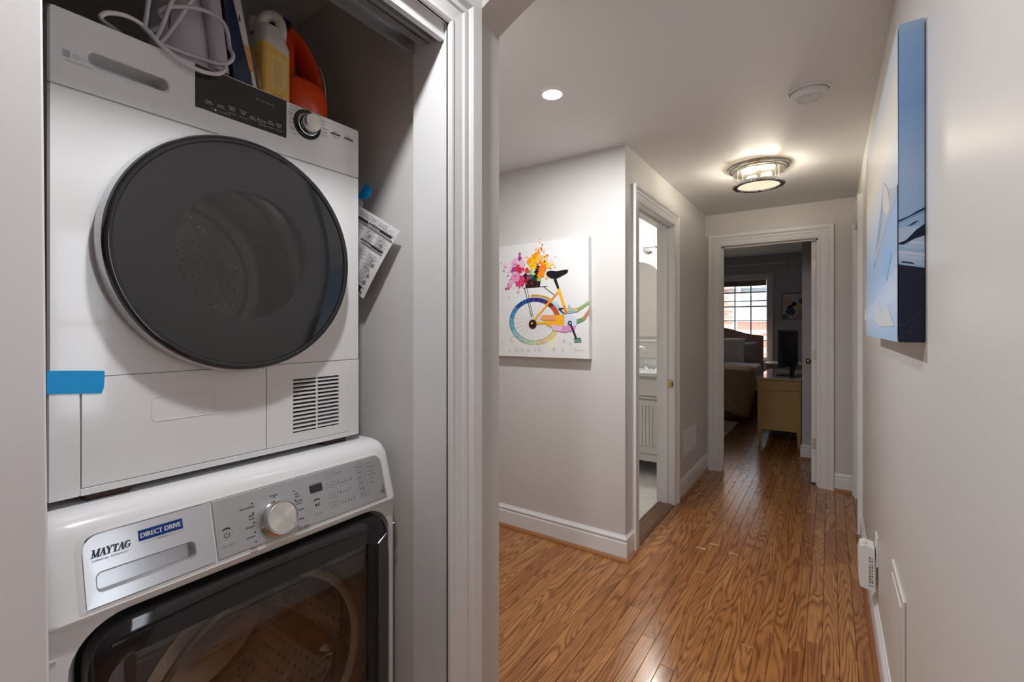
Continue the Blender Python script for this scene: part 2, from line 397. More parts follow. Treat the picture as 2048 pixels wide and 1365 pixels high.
# ---- baseboards with oak shoe moulding
BP = [(0, 0), (.014, 0), (.014, .098), (.011, .104), (.011, .110), (.014, .116), (.013, .122), (.006, .132), (.004, .138), (0, .138)]
SP = [(.014, 0), (.033, 0), (.0325, .006), (.0295, .0115), (.0245, .0165), (.019, .0188), (.014, .019)]
def run(name, path, prof, m, side=1, parent=None, kind='structure'):
    """profile swept along a floor polyline with mitres; side=+1: profile stands to the left of travel"""
    P = [Vector(p) for p in path]; loops = []
    for i, p in enumerate(P):
        d = []
        if i > 0: d.append((P[i]-P[i-1]).normalized())
        if i < len(P)-1: d.append((P[i+1]-P[i]).normalized())
        n = [Vector((-q.y, q.x))*side for q in d]
        k = n[0] if len(n) == 1 else (n[0]+n[1])/(1+n[0].dot(n[1]))
        loops.append([(p.x+k.x*a, p.y+k.y*a, z) for a, z in prof])
    o = MB().loft(loops, smooth=False).build(name, m, parent, kind)
    if m in (SHOE, THRESH): setrnd(o, random.random())
    return o
for nm, path, sd in (('left', [(-3.1, YB), (XL, YB), (XL, 2.587)], -1), ('hall', [(XL, 3.53), (XL, YE), (-.912, YE)], -1), ('end', [(.026, YE), (.165, YE)], -1),
                     ('right', [(XR, .60), (XR, 3.57)], 1)):
    run('baseboard_'+nm, path, BP, TRIM, sd); run('trim_shoe_'+nm, path, SP, SHOE, sd)
run('baseboard_closet', [(XW, .9725), (XW, YW), (-1.9, YW)], BP, TRIM, -1 if False else -1)
# threshold of the bathroom
th = MB(); th.prism([(XL-T, 0), (XL+.008, 0), (XL+.006, .006), (XL-.012, .012), (XL-T+.02, .012), (XL-T, .004)], 1, 2.68, 3.435)
o = th.build('trim_threshold', THRESH, None, 'structure'); setrnd(o, .3)
# ---- sliding closet doors and their head track
dm = mat('closet_door_paint', (.83, .825, .83), .3, var=.02, scale=3)
for k, (x0, x1, y1) in enumerate(((-.835, -.803, .1455), (-.882, -.852, .118))):
    d = MB(); d.box((x0, y1-.70, .012), (x1, y1, 2.028), .0025)
    for v in range(len(d.v)): x, y, z = d.v[v]; d.v[v] = (x, y-(z-1.3)*.0068, z)
    d.build('door_%d' % (k+2), dm, None, 'structure')
tr = MB(); tr.box((-.812, -.555, 2.02), (-.797, .8595, 2.06), .001); tr.build('trim_fascia', TRIM, None, 'structure')
tk = MB(); tk.box((-.905, -.555, 2.054), (-.814, .8595, 2.06))
for x, z in ((-.905, 2.022), (-.872, 2.034), (-.862, 2.034), (-.838, 2.03)):
    tk.box((x, -.555, z), (x+.003, .858, 2.056)); tk.box((x-.004, -.555, z-.003), (x+.007, .858, z))
tk.build('trim_track', ALU, None, 'structure')
# ================================================================== BEDROOM SHELL
BY, BX0, BX1, BZ = 9.2, -2.9, 1.0, 2.57
wallbox('wall_bedroom_left', [((BX0-T, YE+T, 0), (BX0, BY+T, BZ))], BEDWALL)
wallbox('wall_bedroom_entry', [((BX0, YE+T, 0), (-1.06, YE+T+.04, BZ)), ((-1.06, YE+T, 2.32), (BX1, YE+T+.04, BZ)), ((XR+T, YE+T, 0), (BX1, YE+T+.04, BZ))], BEDWALL)
wallbox('wall_bedroom_right', [((-.228, 5.40, 0), (BX1, BY, BZ))], BEDWALL)
wallbox('wall_bedroom_side', [((BX1, YE+T, 0), (BX1+T, 5.4, BZ))], BEDWALL)
MB().box((BX0-T, YE+T, BZ), (BX1+T, BY+T, BZ+.1)).build('ceiling_bedroom', CEIL, None, 'structure')
WX0, WX1, WZ0, WZ1 = -1.97, -.905, .73, 2.16
wallbox('wall_bedroom_window', [((BX0, BY, 0), (WX0, BY+T, BZ)), ((WX1, BY, 0), (BX1, BY+T, BZ)), ((WX0, BY, 0), (WX1, BY+T, WZ0)), ((WX0, BY, WZ1), (WX1, BY+T, BZ))], BEDWALL)
run('baseboard_bedroom', [(.9, 5.4), (-.228, 5.4), (-.228, 9.2), (-2.9, 9.2)], BP, TRIM, 1 if False else 1)
run('trim_shoe_bedroom', [(.9, 5.4), (-.228, 5.4), (-.228, 9.2)], SP, SHOE, 1)
# window: casing, sill, sashes, muntins, glass
casing('trim_9', .085, WX0, WX1, WZ1, lambda s, z, d: (s, BY-d, z), z0=WZ0)
wn = MB(); wn.box((WX0, BY+.01, WZ0), (WX0+.035, BY+.09, WZ1)); wn.box((WX1-.012, BY+.01, WZ0), (WX1, BY+.09, WZ1)); wn.box((WX0, BY+.01, WZ1-.02), (WX1, BY+.09, WZ1)); wn.box((WX0, BY+.01, WZ0), (WX1, BY+.09, WZ0+.04))
wallbox('wall_shade_added', [((-3.0, BY+.01, BZ+.1), (4, BY+T, 3.2)), ((BX1+T, BY+.01, -2), (4, BY+T, BZ+.1))], mat('shade_wall_render', (.55, .53, .5), .8))  # unseen wall, added to keep sky light off the bricks outside
W1 = wn.build('window_2', TRIM, None, 'structure')
mr = ony(1480, 614, BY+.06).z
MB().box((WX0+.03, BY+.045, mr-.012), (WX1-.01, BY+.065, mr+.012), .002).build('meeting_rail', TRIM, W1)
MB().box((WX0-.1, BY-.05, WZ0-.03), (WX1+.1, BY+.02, WZ0), .004).build('window_sill', TRIM, W1)
IRON = mat('dark_muntin', (.05, .05, .055), .5)
for px_ in (1470, 1502): x = ony(px_, 640, BY+.07).x; MB().box((x-.009, BY+.055, WZ0+.04), (x+.009, BY+.075, WZ1-.02), .002).build('muntin', IRON, W1)
x = 2*ony(1470, 640, BY+.07).x-ony(1502, 640, BY+.07).x; MB().box((x-.009, BY+.055, WZ0+.04), (x+.009, BY+.075, WZ1-.02), .002).build('muntin', IRON, W1)
for py_ in (603, 642, 681): z = ony(1480, py_, BY+.07).z; MB().box((WX0+.03, BY+.057, z-.008), (WX1-.01, BY+.073, z+.008), .002).build('muntin', IRON, W1)
PANE = glassy('window_pane', (.93, .95, .96), .05)
for z0, z1 in ((WZ0+.035, mr), (mr, WZ1-.018)): MB().box((WX0+.03, BY+.078, z0), (WX1-.01, BY+.081, z1)).build('pane', PANE, W1)
# ================================================================== BATHROOM SHELL
MARB = mat('pale_marble_tile', (.78, .78, .78), .22, var=.06, scale=5, vec=(1, 3, 1))
bt = MB(); bt.box((-2.7, YB+T, -.014), (XL-T, YE, -.004)); bfl = bt.build('floor_bathroom', mat('grout', (.6, .6, .6), .7), None, 'structure')
for i in range(6):
    for j in range(7):
        x0, y0 = XL-T-(i+1)*.3, YB+T+j*.3
        x1_, y1_ = x0+.298, min(y0+.298, YE)
        if y1_-y0 > .02 and x0 > -2.7: MB().box((x0, y0, -.004), (x1_, y1_, .003), .001).build('tile', MARB, bfl)
wallbox('wall_bath_far', [((-2.7, YE, 0), (-1.06, YE+T, ZC))], BATHW)
wallbox('wall_bath_left', [((-2.8, YB+T, 0), (-2.7, YE+T, ZC))], BATHW)
wallbox('wall_bath_lining', [((XL-T-.012, YB+T, 0), (XL-T, 2.655, ZC)), ((XL-T-.012, 3.46, 0), (XL-T, YE, ZC)), ((XL-T-.012, 2.655, 2.055), (XL-T, 3.46, ZC)), ((-2.7, YB+T, 0), (XL-T-.012, YB+T+.012, ZC))], BATHW)
# ================================================================== WASHING MACHINE
WASH = empty('washing_machine', (-1.28, .505, 0), 'white front-loading washer with silver console and dark square door under the dryer', 'washing machine')
Y0, Y1 = .162, .848
lp = rrect(-1.62, -1.0, Y0, Y1, .02, 3)
b = MB(); b.add([(x, y, z) for x in (-1.62, -1.0) for y in (Y0, Y1) for z in (.02, .95)], [(0, 1, 3, 2), (0, 4, 5, 1), (2, 3, 7, 6), (0, 2, 6, 4)])
b.build('cabinet', WHITE, WASH)
SEC = [(-1.62, .93), (-1.62, .998), (-1.08, .998), (-1.035, .9975), (-1.012, .993), (-.999, .985), (-.990, .974), (-.9865, .966), (-.9865+.0335*.48, .966-.109*.48), (-.9865+.0335*.94, .966-.109*.94), (-.953, .857), (-.950, .850), (-.952, .843), (-.962, .839), (-1.0, .838), (-1.0, .93)]
def sect(y, ins, rec=0):
    out = []
    for k, (x, z) in enumerate(SEC):
        if 3 <= k <= 13: x -= ins
        if 1 <= k <= 6: z -= ins*.9
        if rec and k in (8, 9): x -= rec
        out.append((x, y, z))
    return out
con = MB(); con.loft([sect(Y0, .026), sect(Y0+.003, .016), sect(Y0+.009, .007), sect(Y0+.018, .002), sect(Y0+.028, 0), sect(.2225, 0), sect(.2226, 0, .022), sect(.3900, 0, .022), sect(.3901, 0), sect(Y1-.028, 0), sect(Y1-.018, .002), sect(Y1-.009, .007), sect(Y1-.003, .016), sect(Y1, .026)], smooth=True)
con.build('console_top', WHITE, WASH)
# console plane
CB, CT = Vector((-.953, 0, .857)), Vector((-.9865, 0, .966)); CV = (CT-CB).normalized(); CU = Vector((0, 1, 0)); CN = CU.cross(CV).normalized(); CHT = (CT-CB).length
def PC(a, b_, d): return CB+CU*a+CV*b_+CN*d
def plate(mb, loop, d0, d1, P, mi=0, edge=.0012):
    cx = sum(p[0] for p in loop)/len(loop); cy = sum(p[1] for p in loop)/len(loop)
    ins = [(cx+(a-cx)*(1-edge/max(.01, abs(a-cx))) if abs(a-cx) > .01 else a, cy+(q-cy)*(1-edge/max(.01, abs(q-cy))) if abs(q-cy) > .01 else q) for a, q in loop]
    mb.loft([[P(a, q, d0) for a, q in loop], [P(a, q, d1-edge*.6) for a, q in loop], [P(a, q, d1) for a, q in ins]], mi, False)
# dark line around both fascias, then dispenser drawer and control panel
m = MB(); m.loft([[PC(a, q, .0) for a, q in rrect(.2085, .8175, -.0065, .1185, [.004, .004, .027, .027], 5)], [PC(a, q, .0012) for a, q in rrect(.2120, .8140, -.0035, .1153, [.003, .003, .024, .024], 5)], [PC(a, q, .0018) for a, q in rrect(.2160, .8103, -.0007, .1121, [.002, .002, .0225, .0225], 5)], [PC(a, q, .0002) for a, q in rrect(.2161, .8102, -.0006, .1120, [.002, .002, .0225, .0225], 5)]], 0, True, False); m.build('console_bezel', WHITE, WASH)
dd = MB(); ol = rrect(.2180, .4025, .0012, .1102, [.002, .002, .001, .022], 5); il = rrect(.231, .372, .020, .052, .009, 5); il2 = rrect(.235, .369, .024, .048, .007, 5)
dd.loft([[PC(a, q, .0) for a, q in ol], [PC(a, q, .003) for a, q in ol], [PC(a, q, .0032) for a, q in il], [PC(a, q, .0005) for a, q in rrect(.233, .3705, .022, .050, .008, 5)], [PC(a, q, -.016) for a, q in il2]], 0, False, False)
dd.add([PC(a, q, -.016) for a, q in il2], [tuple(range(len(il2)))], 0)
drw = dd.build('dispenser_drawer', mat('silver_drawer', (.56, .57, .60), .2, .35, var=.02), WASH)
m = MB(); plate(m, rrect(.4055, .8085, .0012, .1102, [.001, .002, .020, .001], 5), 0, .003, PC); cp = m.build('control_panel', SILVER, WASH)
K, G2, BL = (20, 20, 22), (70, 70, 72), (14, 52, 128)
pr = Print(PC(0, 0, .0032), CU, CV, .0003)
def pp(x, y): return pr.px(x, y)
# maker's name in slanted slab letters, sub-line, blue badge
def slab(letter, x, y, h, wd, sh):
    t = h*.24; th_ = h*.11
    def L(pts, w_): 
        for (a, b_), (c, d_) in zip(pts, pts[1:]): pr.line((x+a*wd+b_*h*sh, y+b_*h), (x+c*wd+d_*h*sh, y+d_*h), w_, (52, 72, 92), 1)
    def serif(a, b_, wd_): pr.rect(x+a*wd-wd_/2+b_*h*sh, y+b_*h-h*.05, x+a*wd+wd_/2+b_*h*sh, y+b_*h+h*.05, (52, 72, 92), 1)
    if letter == 'M': L([(.1, 0), (.1, 1)], th_); L([(.12, 1), (.5, 0)], t*.8); L([(.5, 0), (.88, 1)], th_); L([(.9, 0), (.9, 1)], t); [serif(a, q, h*.42) for a, q in ((.08, 0), (.08, 1), (.92, 0), (.92, 1))]
    if letter == 'A': L([(.08, 0), (.5, 1)], th_); L([(.5, 1), (.92, 0)], t); L([(.22, .33), (.78, .33)], th_*.8); [serif(a, 0, h*.4) for a in (.08, .92)]
    if letter == 'Y': L([(.08, 1), (.5, .45)], t); L([(.92, 1), (.5, .45)], th_); L([(.5, 0), (.5, .5)], t); [serif(a, q, h*.4) for a, q in ((.08, 1), (.92, 1), (.5, 0))]
    if letter == 'T': L([(.5, 0), (.5, 1)], t); L([(.02, .95), (.98, .95)], th_); L([(.04, .7), (.04, 1)], th_); L([(.96, .7), (.96, 1)], th_); serif(.5, 0, h*.45)
    if letter == 'G':
        P = [(.5+.42*math.cos(math.radians(q)), .5+.48*math.sin(math.radians(q))) for q in range(40, 321, 20)]; L(P[:5], th_); L(P[4:10], t); L(P[9:], th_); L([(.9, .08), (.9, .42)], t*.8); serif(.86, .44, h*.4); L([(.82, .98), (.86, .72)], th_)
a0, a1 = .2275, .2775; n_ = 6; hh = .0112; x = a0
for ch, wf in zip('MAYTAG', (1.25, 1, 1, .95, 1, 1)):
    wdt = (a1-a0)/6.2*wf; slab(ch, x+.0004, .0755, hh, wdt*.88, .22); x += wdt
pr.text('COMMERCIAL  TECHNOLOGY', (.2275, .0685), .0032, (80, 100, 120), 1, wide=.78, shear=.15)
pr.rect(.290, .079, .3555, .0965, BL, 1); 
for k_ in range(4): pr.text('DIRECT DRIVE', (.3228+(k_-1.5)*.00032, .0838), .0082, (245, 246, 250), 2, 'c', fit=.0595)
pr.text('MOTOR', (.3228, .0735), .0028, (40, 50, 80), 1, 'c'); pr.line((.292, .0748), (.316, .0748), .0004, G2, 1); pr.line((.330, .0748), (.3555, .0748), .0004, G2, 1)
pr.build('drawer_lettering', drw)
pr = Print(PC(0, 0, .0032), CU, CV, .0003)
kc = (.524, .041)
def lab(px, py, txt, al='c', h=.0048): pr.text(txt, pp(px, py), h, K, 1, al, wide=.92)
def led(px, py, w_=.0034): a, q = pp(px, py); pr.rect(a-w_/2, q-.0011, a+w_/2, q+.0011, K, 1)
for x, y, rows in ((547, 993, ['normal']), (495, 1019, ['PowerWash']), (502, 1034, ['rapid', 'wash']), (500, 1057, ['allergen']), (502, 1077, ['sanitize']), (508, 1099, ['drain', '& spin'])):
    for k_, t_ in enumerate(rows): a, q = pp(x, y); pr.text(t_, (a, q-k_*.0062), .0046, K, 1, 'c', wide=.9)
for x, y, rows in ((589, 991, ['cold', 'wash']), (591, 1006, ['wrinkle', 'control']), (593, 1024, ['delicates']), (594, 1043, ['bedding']), (596, 1060, ['clean washer', 'with affresh'])):
    for k_, t_ in enumerate(rows): a, q = pp(x, y); pr.text(t_, (a, q-k_*.0058), .0044, K, 1, 'l', wide=.88)
for x, y in ((548, 995), (504, 1008), (506, 1027), (508, 1046), (510, 1065), (512, 1084), (588, 983), (590, 1001), (592, 1019), (594, 1036), (596, 1054)): led(x, y)
for (cx, cy), kind in ((pp(454, 1071), 'p'), (pp(635, 1010), 's')):
    pr.arc((cx, cy), .0135, 0, 360, .0011, (205, 200, 190), 1, 30); pr.arc((cx, cy), .0135, 55, 125, .0022, K, 2, 10)
    if kind == 'p': pr.arc((cx, cy), .0052, -230, 50, .0008, K, 1, 18); pr.line((cx, cy+.0005), (cx, cy+.006), .0009, K, 1)
    else:
        pr.poly([(cx-.005, cy-.0035), (cx, cy), (cx-.005, cy+.0035)], K, 1); pr.rect(cx+.0012, cy-.0035, cx+.0022, cy+.0035, K, 1); pr.rect(cx+.0038, cy-.0035, cx+.0048, cy+.0035, K, 1)
    pr.text('power / cancel' if kind == 'p' else 'hold to start', (cx, cy-.0205), .0026, G2, 1, 'c')
def rr_line(a0, a1, b0, b1, r=.002, w_=.0004, col=G2):
    P = rrect(a0, a1, b0, b1, r, 3); P.append(P[0]); pr.path(P, w_, col, 1)
a, q = pp(632, 977); pr.text('estimated time remaining', (a, q+.0098), .002, G2, 1, 'c')
bx0 = .6475
for k_, (y_, txt) in enumerate(((.0885, None), (.0665, 'temperature'), (.0435, 'soil level'), (.0205, 'spin speed'))):
    rr_line(bx0, bx0+.0235, y_, y_+.0125)
    if txt is None: pr.text('–', (bx0+.0045, y_+.004), .005, K, 1, 'c'); pr.text('+', (bx0+.0185, y_+.004), .005, K, 1, 'c'); pr.line((bx0+.0117, y_+.002), (bx0+.0117, y_+.0105), .0003, G2, 1); pr.text('delay wash', (bx0+.026, y_+.0055), .0028, G2, 1)
    else:
        pr.text(txt, (bx0+.0117, y_+.0048), .0028, G2, 1, 'c', wide=.8)
        for j, t_ in enumerate(('hot', '', 'warm', '', 'cold') if k_ == 1 else (('light', '', '', 'heavy') if k_ == 2 else ('off', '', 'med', '', 'fast'))):
            ax = bx0+.031+j*.0088; pr.rect(ax-.0012, y_+.0035, ax+.0012, y_+.0058, K, 1)
            if t_: pr.text(t_, (ax, y_+.0085), .0026, G2, 1, 'c')
rr_line(.7325, .7565, .022, .1005, .0005)
for j, rows in enumerate((['options'], ['extra', 'rinse'], ['fresh', 'spin'], ['steam', 'wash'], ['quick', 'cycle'], ['extra', 'power'])):
    y_ = .0945-j*.0132; pr.rect(.735, y_-.001, .7372, y_+.0012, K, 1)
    if j: pr.line((.7325, y_+.0068), (.7565, y_+.0068), .0003, G2, 1)
    for q, t_ in enumerate(rows): pr.text(t_, (.7395, y_-.001-q*.004+(.002 if len(rows) > 1 else 0)), .0028, G2, 1)
for j, t_ in enumerate(('sensing', 'add garments', 'washing', 'spin and drain', 'rinsing', 'done')):
    y_ = .0975-j*.0098; pr.rect(.7645, y_-.001, .7665, y_+.0012, K, 1); pr.text(t_, (.769, y_-.001), .0028, G2, 1, wide=.8)
pr.rect(.793, .014, .8035, .022, (110, 110, 112), 1); pr.line((.793, .025), (.8035, .030), .0008, (110, 110, 112), 1); pr.rect(.801, .022, .8035, .034, (110, 110, 112), 1)
pr.build('panel_lettering', cp)
a, q = pp(632, 977); m = MB(); plate(m, rrect(a-.0155, a+.0155, q-.0085, q+.0085, .001, 2), .003, .0042, PC); m.build('display', BLACKG, cp)
# knob
def disc_on(mb, P, c, prof, n=40, mi=0):
    mb.loft([[P(c[0]+r*math.cos(2*math.pi*i/n), c[1]+r*math.sin(2*math.pi*i/n), h_) for i in range(n)] for r, h_ in prof], mi, True, False)
kb = MB(); disc_on(kb, PC, kc, [(.0365, .003), (.0365, .010), (.034, .012), (.0335, .024), (.0335, .0265), (.0325, .0275), (.0312, .0272), (.030, .0263)]); knob = kb.build('cycle_knob', CHROME, WASH)
BRUSH = bpy.data.materials.new('spun_metal'); nt, N, L, bs = nodes(BRUSH)
bs.inputs['Metallic'].default_value = 1; bs.inputs['Base Color'].default_value = (.72, .70, .66, 1); bs.inputs['Roughness'].default_value = .28; bs.inputs['Anisotropic'].default_value = .8
tg = N.new('ShaderNodeTangent'); tg.direction_type = 'RADIAL'; tg.axis = 'X'; L.new(tg.outputs[0], bs.inputs['Tangent'])
fc = MB(); disc_on(fc, PC, kc, [(.0302, .0262), (.0295, .0268), (.001, .0268)])
fo = fc.build('knob_face', BRUSH, knob)
# move origin of the face to its centre so the radial tangent spins about it
def recentre(o, c):
    base = Vector((0, 0, 0)); p = o.parent
    while p is not None: base += p.location; p = p.parent
    d = Vector(c)-base
    for v in o.data.vertices: v.co -= d
    o.location = d
recentre(fo, PC(kc[0], kc[1], .0268))
# ---- front panel with dish for the door
def PX(x): return lambda a, q, d: (x+d, a, q)
NN = 8
outer = rrect(Y0+.001, Y1-.001, .03, .842, .004, NN); dl0 = rrect(.182, .836, .275, .8395, .085, NN); dl1 = rrect(.198, .826, .285, .834, .075, NN); dl2 = rrect(.2115, .8165, .298, .8265, .068, NN)
fp = MB(); X = PX(0)
fp.loft([[(-1.0, a, q) for a, q in outer], [(-.972, a, q) for a, q in outer], [(-.966, a, q) for a, q in rrect(Y0+.008, Y1-.008, .036, .842, .006, NN)], [(-.962, a, q) for a, q in dl0], [(-.962, a, q) for a, q in dl1], [(-.990, a, q) for a, q in dl2]], 0, True, False)
fpo = fp.build('front_panel', WHITE, WASH)
for q_ in ((Y0+.004, .7965, .186, .7985), (.834, .775, Y1-.004, .7768)): sm = MB(); sm.box((-.9665, q_[0], q_[1]), (-.9606, q_[2], q_[3])); sm.build('panel_seam', WHITE, fpo)
kp = MB(); kp.box((-1.0, Y0+.01, .022), (-.972, Y1-.01, .03)); kp.build('toe_strip', GASKET, WASH)
# ---- door
fr = MB(); L0 = rrect(.2165, .8115, .305, .8225, .062, NN); L1 = rrect(.2185, .8095, .307, .8205, .060, NN); L2 = rrect(.2285, .7995, .318, .810, .052, NN); L3 = rrect(.240, .768, .35, .765, .035, NN); L4 = rrect(.2405, .7675, .3505, .7645, .035, NN)
fr.loft([[(-.985, a, q) for a, q in L0], [(-.955, a, q) for a, q in L0], [(-.949, a, q) for a, q in L1], [(-.944, a, q) for a, q in L2], [(-.9415, a, q) for a, q in L3], [(-.955, a, q) for a, q in L4]], 0, True, False)
door = fr.build('door', BLACKG, WASH)
sb = MB(); sb.loft([[(-.9435, .771, .36), (-.9435, .771, .755), (-.944, .800, .772), (-.944, .800, .34)], [(-.9395, .772, .362), (-.9395, .772, .753), (-.9405, .7985, .770), (-.9405, .7985, .342)]], 0, False); sb.build('side_trim', mat('gunmetal', (.10, .10, .105), .3, .6), door)
hs = MB(); hs.loft([[(-.944, .245+.01*k, .797+.010*math.sin(math.pi*k/52)), (-.9385, .245+.01*k, .795+.010*math.sin(math.pi*k/52)), (-.9385, .245+.01*k, .7915+.010*math.sin(math.pi*k/52)), (-.944, .245+.01*k, .788+.010*math.sin(math.pi*k/52))] for k in range(53)], 0, True); hs.build('handle_lip', BLACKG, door)
TINT = glassy('brown_door_glass', (.72, .62, .55), .05, .02)
gl = MB(); gl.add([(-.9425, a, q) for a, q in rrect(.240, .768, .35, .765, .035, NN)], [tuple(range(4*(NN+1)))]); gl.build('door_glass', TINT, door)
# inner bowl, gasket, drum, baffles
DC = (0, .505, .555)
bw = MB(); bw.lathe([(.222, -.958), (.224, -.964), (.214, -.970), (.206, -.968)], DC, 0, 56); bw.build('bowl_rim', mat('clear_grey_rim', (.28, .27, .26), .12), door)
bg_ = MB(); bg_.lathe([(.205, -.968), (.19, -1.0), (.165, -1.03), (.10, -1.05), (.02, -1.055)], DC, 0, 48); bg_.build('glass_bowl', glassy('bowl_glass', (.90, .89, .88), .10, .03), door)
gk = MB(); gk.lathe([(.30, -.992), (.24, -.985), (.232, -.99), (.228, -1.02), (.236, -1.04), (.25, -1.05)], DC, 0, 56); gk.build('gasket', GASKET, WASH)
dm_ = MB(); dm_.lathe([(.235, -1.05), (.2585, -1.055), (.2585, -1.07)], DC, 0, 64); drum = dm_.build('drum', STEEL, WASH)
dm_ = MB(); dm_.lathe([(.2585, -1.394), (.25, -1.42), (.2, -1.43), (.09, -1.40), (.001, -1.395)], DC, 0, 64); dm_.build('drum_back', STEEL, drum)
pf = MB(); nc, dxc = 56, .027
def dp(x, a): return (x, DC[1]+.2585*math.cos(a), DC[2]+.2585*math.sin(a))
for j in range(12):
    for i in range(nc):
        ac = 2*math.pi*(i+.5)/nc; xc_ = -1.07-(j+.5)*dxc; ha, hx = math.pi/nc, dxc/2; ra = .0042/.2585
        o8 = [dp(xc_+hx*u_, ac+ha*v_) for u_, v_ in ((1, 0), (1, 1), (0, 1), (-1, 1), (-1, 0), (-1, -1), (0, -1), (1, -1))]
        i8 = [dp(xc_+.0042*math.cos(k*math.pi/4), ac+ra*math.sin(k*math.pi/4)) for k in range(8)]
        pf.loft([o8, i8], 0, True, False)
pf.build('drum_wall', STEEL, drum, 'stuff')
tb = MB(); tb.lathe([(.262, -1.06), (.29, -1.062), (.29, -1.44), (.05, -1.46), (.001, -1.46)], DC, 0, 48); tb.build('tub', mat('tub_plastic', (.45, .45, .46), .5), WASH)
for k in range(3):
    a = math.radians(95+120*k); c = Vector((0, DC[1]+.262*math.cos(a), DC[2]+.262*math.sin(a))); n = Vector((0, -math.cos(a), -math.sin(a))); t = Vector((0, -math.sin(a), math.cos(a)))
    bf = MB(); secs = []
    for x, s_ in ((-1.07, .3), (-1.09, .85), (-1.2, 1), (-1.33, .9), (-1.38, .4)):
        secs.append([tuple(Vector((x, 0, 0))+c+t*u_*s_+n*v_*s_) for u_, v_ in ((-.035, 0), (-.025, .022), (-.010, .045), (0, .052), (.010, .045), (.025, .022), (.035, 0))])
    bf.loft(secs, 0, True, True, False); bf.build('baffle', mat('baffle_grey', (.5, .5, .5), .22, .7), drum)
# ================================================================== TUMBLE DRYER
DRY = empty('tumble_dryer', (-1.35, .4945, .998), 'white compact tumble dryer with round smoked glass door stacked on the washer', 'tumble dryer')
D0, D1, DX = .192, .797, -1.05
bx = MB()   # hollow shell, open at the front
v = [(x, y, z) for x in (-1.65, DX-.004) for y in (D0+.001, D1-.001) for z in (1.013, 1.829)]
bx.add(v, [(0, 1, 3, 2), (0, 2, 6, 4), (1, 5, 7, 3), (0, 4, 5, 1), (2, 3, 7, 6)]); bx.build('cabinet', WHITE, DRY)
DCY, DCZ = .4945, 1.4535
n = 64
def sq_loop(n, y0, y1, z0, z1):   # n points around a rectangle, matched by angle to a circle about the door centre
    out = []
    for i in range(n):
        a = 2*math.pi*i/n; c, s_ = math.cos(a), math.sin(a)
        k = min(((y1-DCY)/c if c > 1e-6 else ((y0-DCY)/c if c < -1e-6 else 9)), ((z1-DCZ)/s_ if s_ > 1e-6 else ((z0-DCZ)/s_ if s_ < -1e-6 else 9)))
        out.append((DCY+c*k, DCZ+s_*k))
    # snap nearest points to the corners
    for cy in (y0, y1):
        for cz in (z0, z1):
            i = min(range(n), key=lambda q: (out[q][0]-cy)**2+(out[q][1]-cz)**2); out[i] = (cy, cz)
    return out
up = MB(); o0 = sq_loop(n, D0, D1, 1.2145, 1.7005); o1 = sq_loop(n, D0+.003, D1-.003, 1.2150, 1.7000); cir = [(DCY+.20*math.cos(2*math.pi*i/n), DCZ+.20*math.sin(2*math.pi*i/n)) for i in range(n)]
up.loft([[(DX-.02, a, q) for a, q in o0], [(DX-.004, a, q) for a, q in o0], [(DX, a, q) for a, q in o1], [(DX, a, q) for a, q in cir], [(DX-.03, a, q) for a, q in cir]], 0, False, False); up.build('front_panel', WHITE, DRY)
bk = MB(); bo_, bi_ = rrect(D0+.004, D1-.004, 1.014, 1.216, .001, 2), rrect(.606, .739, 1.044, 1.180, .001, 2)
bk.loft([[(DX-.012, a, q) for a, q in bi_], [(DX-.012, a, q) for a, q in bo_], [(DX-.006, a, q) for a, q in bo_], [(DX-.006, a, q) for a, q in bi_], [(DX-.012, a, q) for a, q in bi_]], 0, False, False); bk.build('seam_backing', WHITE, DRY)
bk = MB(); bk.box((DX-.02, D0+.004, 1.698), (DX-.006, D1-.004, 1.705)); bk.build('seam_backing', WHITE, DRY)
fb = MB(); fb.box((DX-.006, D0, 1.012), (DX, .2325, 1.2137), .002); fb.box((DX-.006, .7645, 1.012), (DX, D1, 1.2137), .002); fb.box((DX-.006, .2325, 1.012), (DX, .7645, 1.0238), .0005); fb.build('base_frame', WHITE, DRY)
ck = MB(); ck.box((DX-.006, .2338, 1.0251), (DX, .5463, 1.2132), .0006); kick = ck.build('kick_cover', WHITE, DRY)
P = rrect(.333, .440, 1.122, 1.168, .008, 5); ou = MB(); ou.tube([(DX+.0001, a, q) for a, q in P], .0006, 6, closed=True); ou.build('latch_outline', WHITE, kick)
gp = MB(); gi = rrect(.610, .735, 1.048, 1.176, .001, 2); go = rrect(.5478, .7632, 1.0251, 1.2132, .001, 2)
gp.loft([[(DX-.006, a, q) for a, q in go], [(DX, a, q) for a, q in go], [(DX, a, q) for a, q in gi], [(DX-.008, a, q) for a, q in gi]], 0, False, False); gr = gp.build('grille_panel', WHITE, DRY)
MB().box((DX-.0055, .6705, 1.048), (DX-.0004, .6748, 1.176), .0008).build('grille_bar', WHITE, gr)
sl = MB(); sl.loft([[(DX-.0085, .610, -.0024), (DX-.001, .610, -.0042), (DX-.001, .610, -.0012), (DX-.0085, .610, .0010)], [(DX-.0085, .735, -.0024), (DX-.001, .735, -.0042), (DX-.001, .735, -.0012), (DX-.0085, .735, .0010)]], 0, False)
s0 = sl.build('slat', WHITE, None); s0.parent = gr
for k in range(13):
    o = s0 if k == 0 else s0.copy()
    if k: COL.objects.link(o); o.parent = gr
    o.location = (-DRY.location.x, -DRY.location.y, 1.0555+k*.00965-DRY.location.z)
for y in (.24, .70):
    MB().box((DX-.06, y, .998), (DX-.012, y+.065, 1.013), .003).build('foot', DARKBR, DRY)
    MB().box((-1.62, y, .998), (-1.57, y+.065, 1.013), .003).build('foot', DARKBR, DRY)
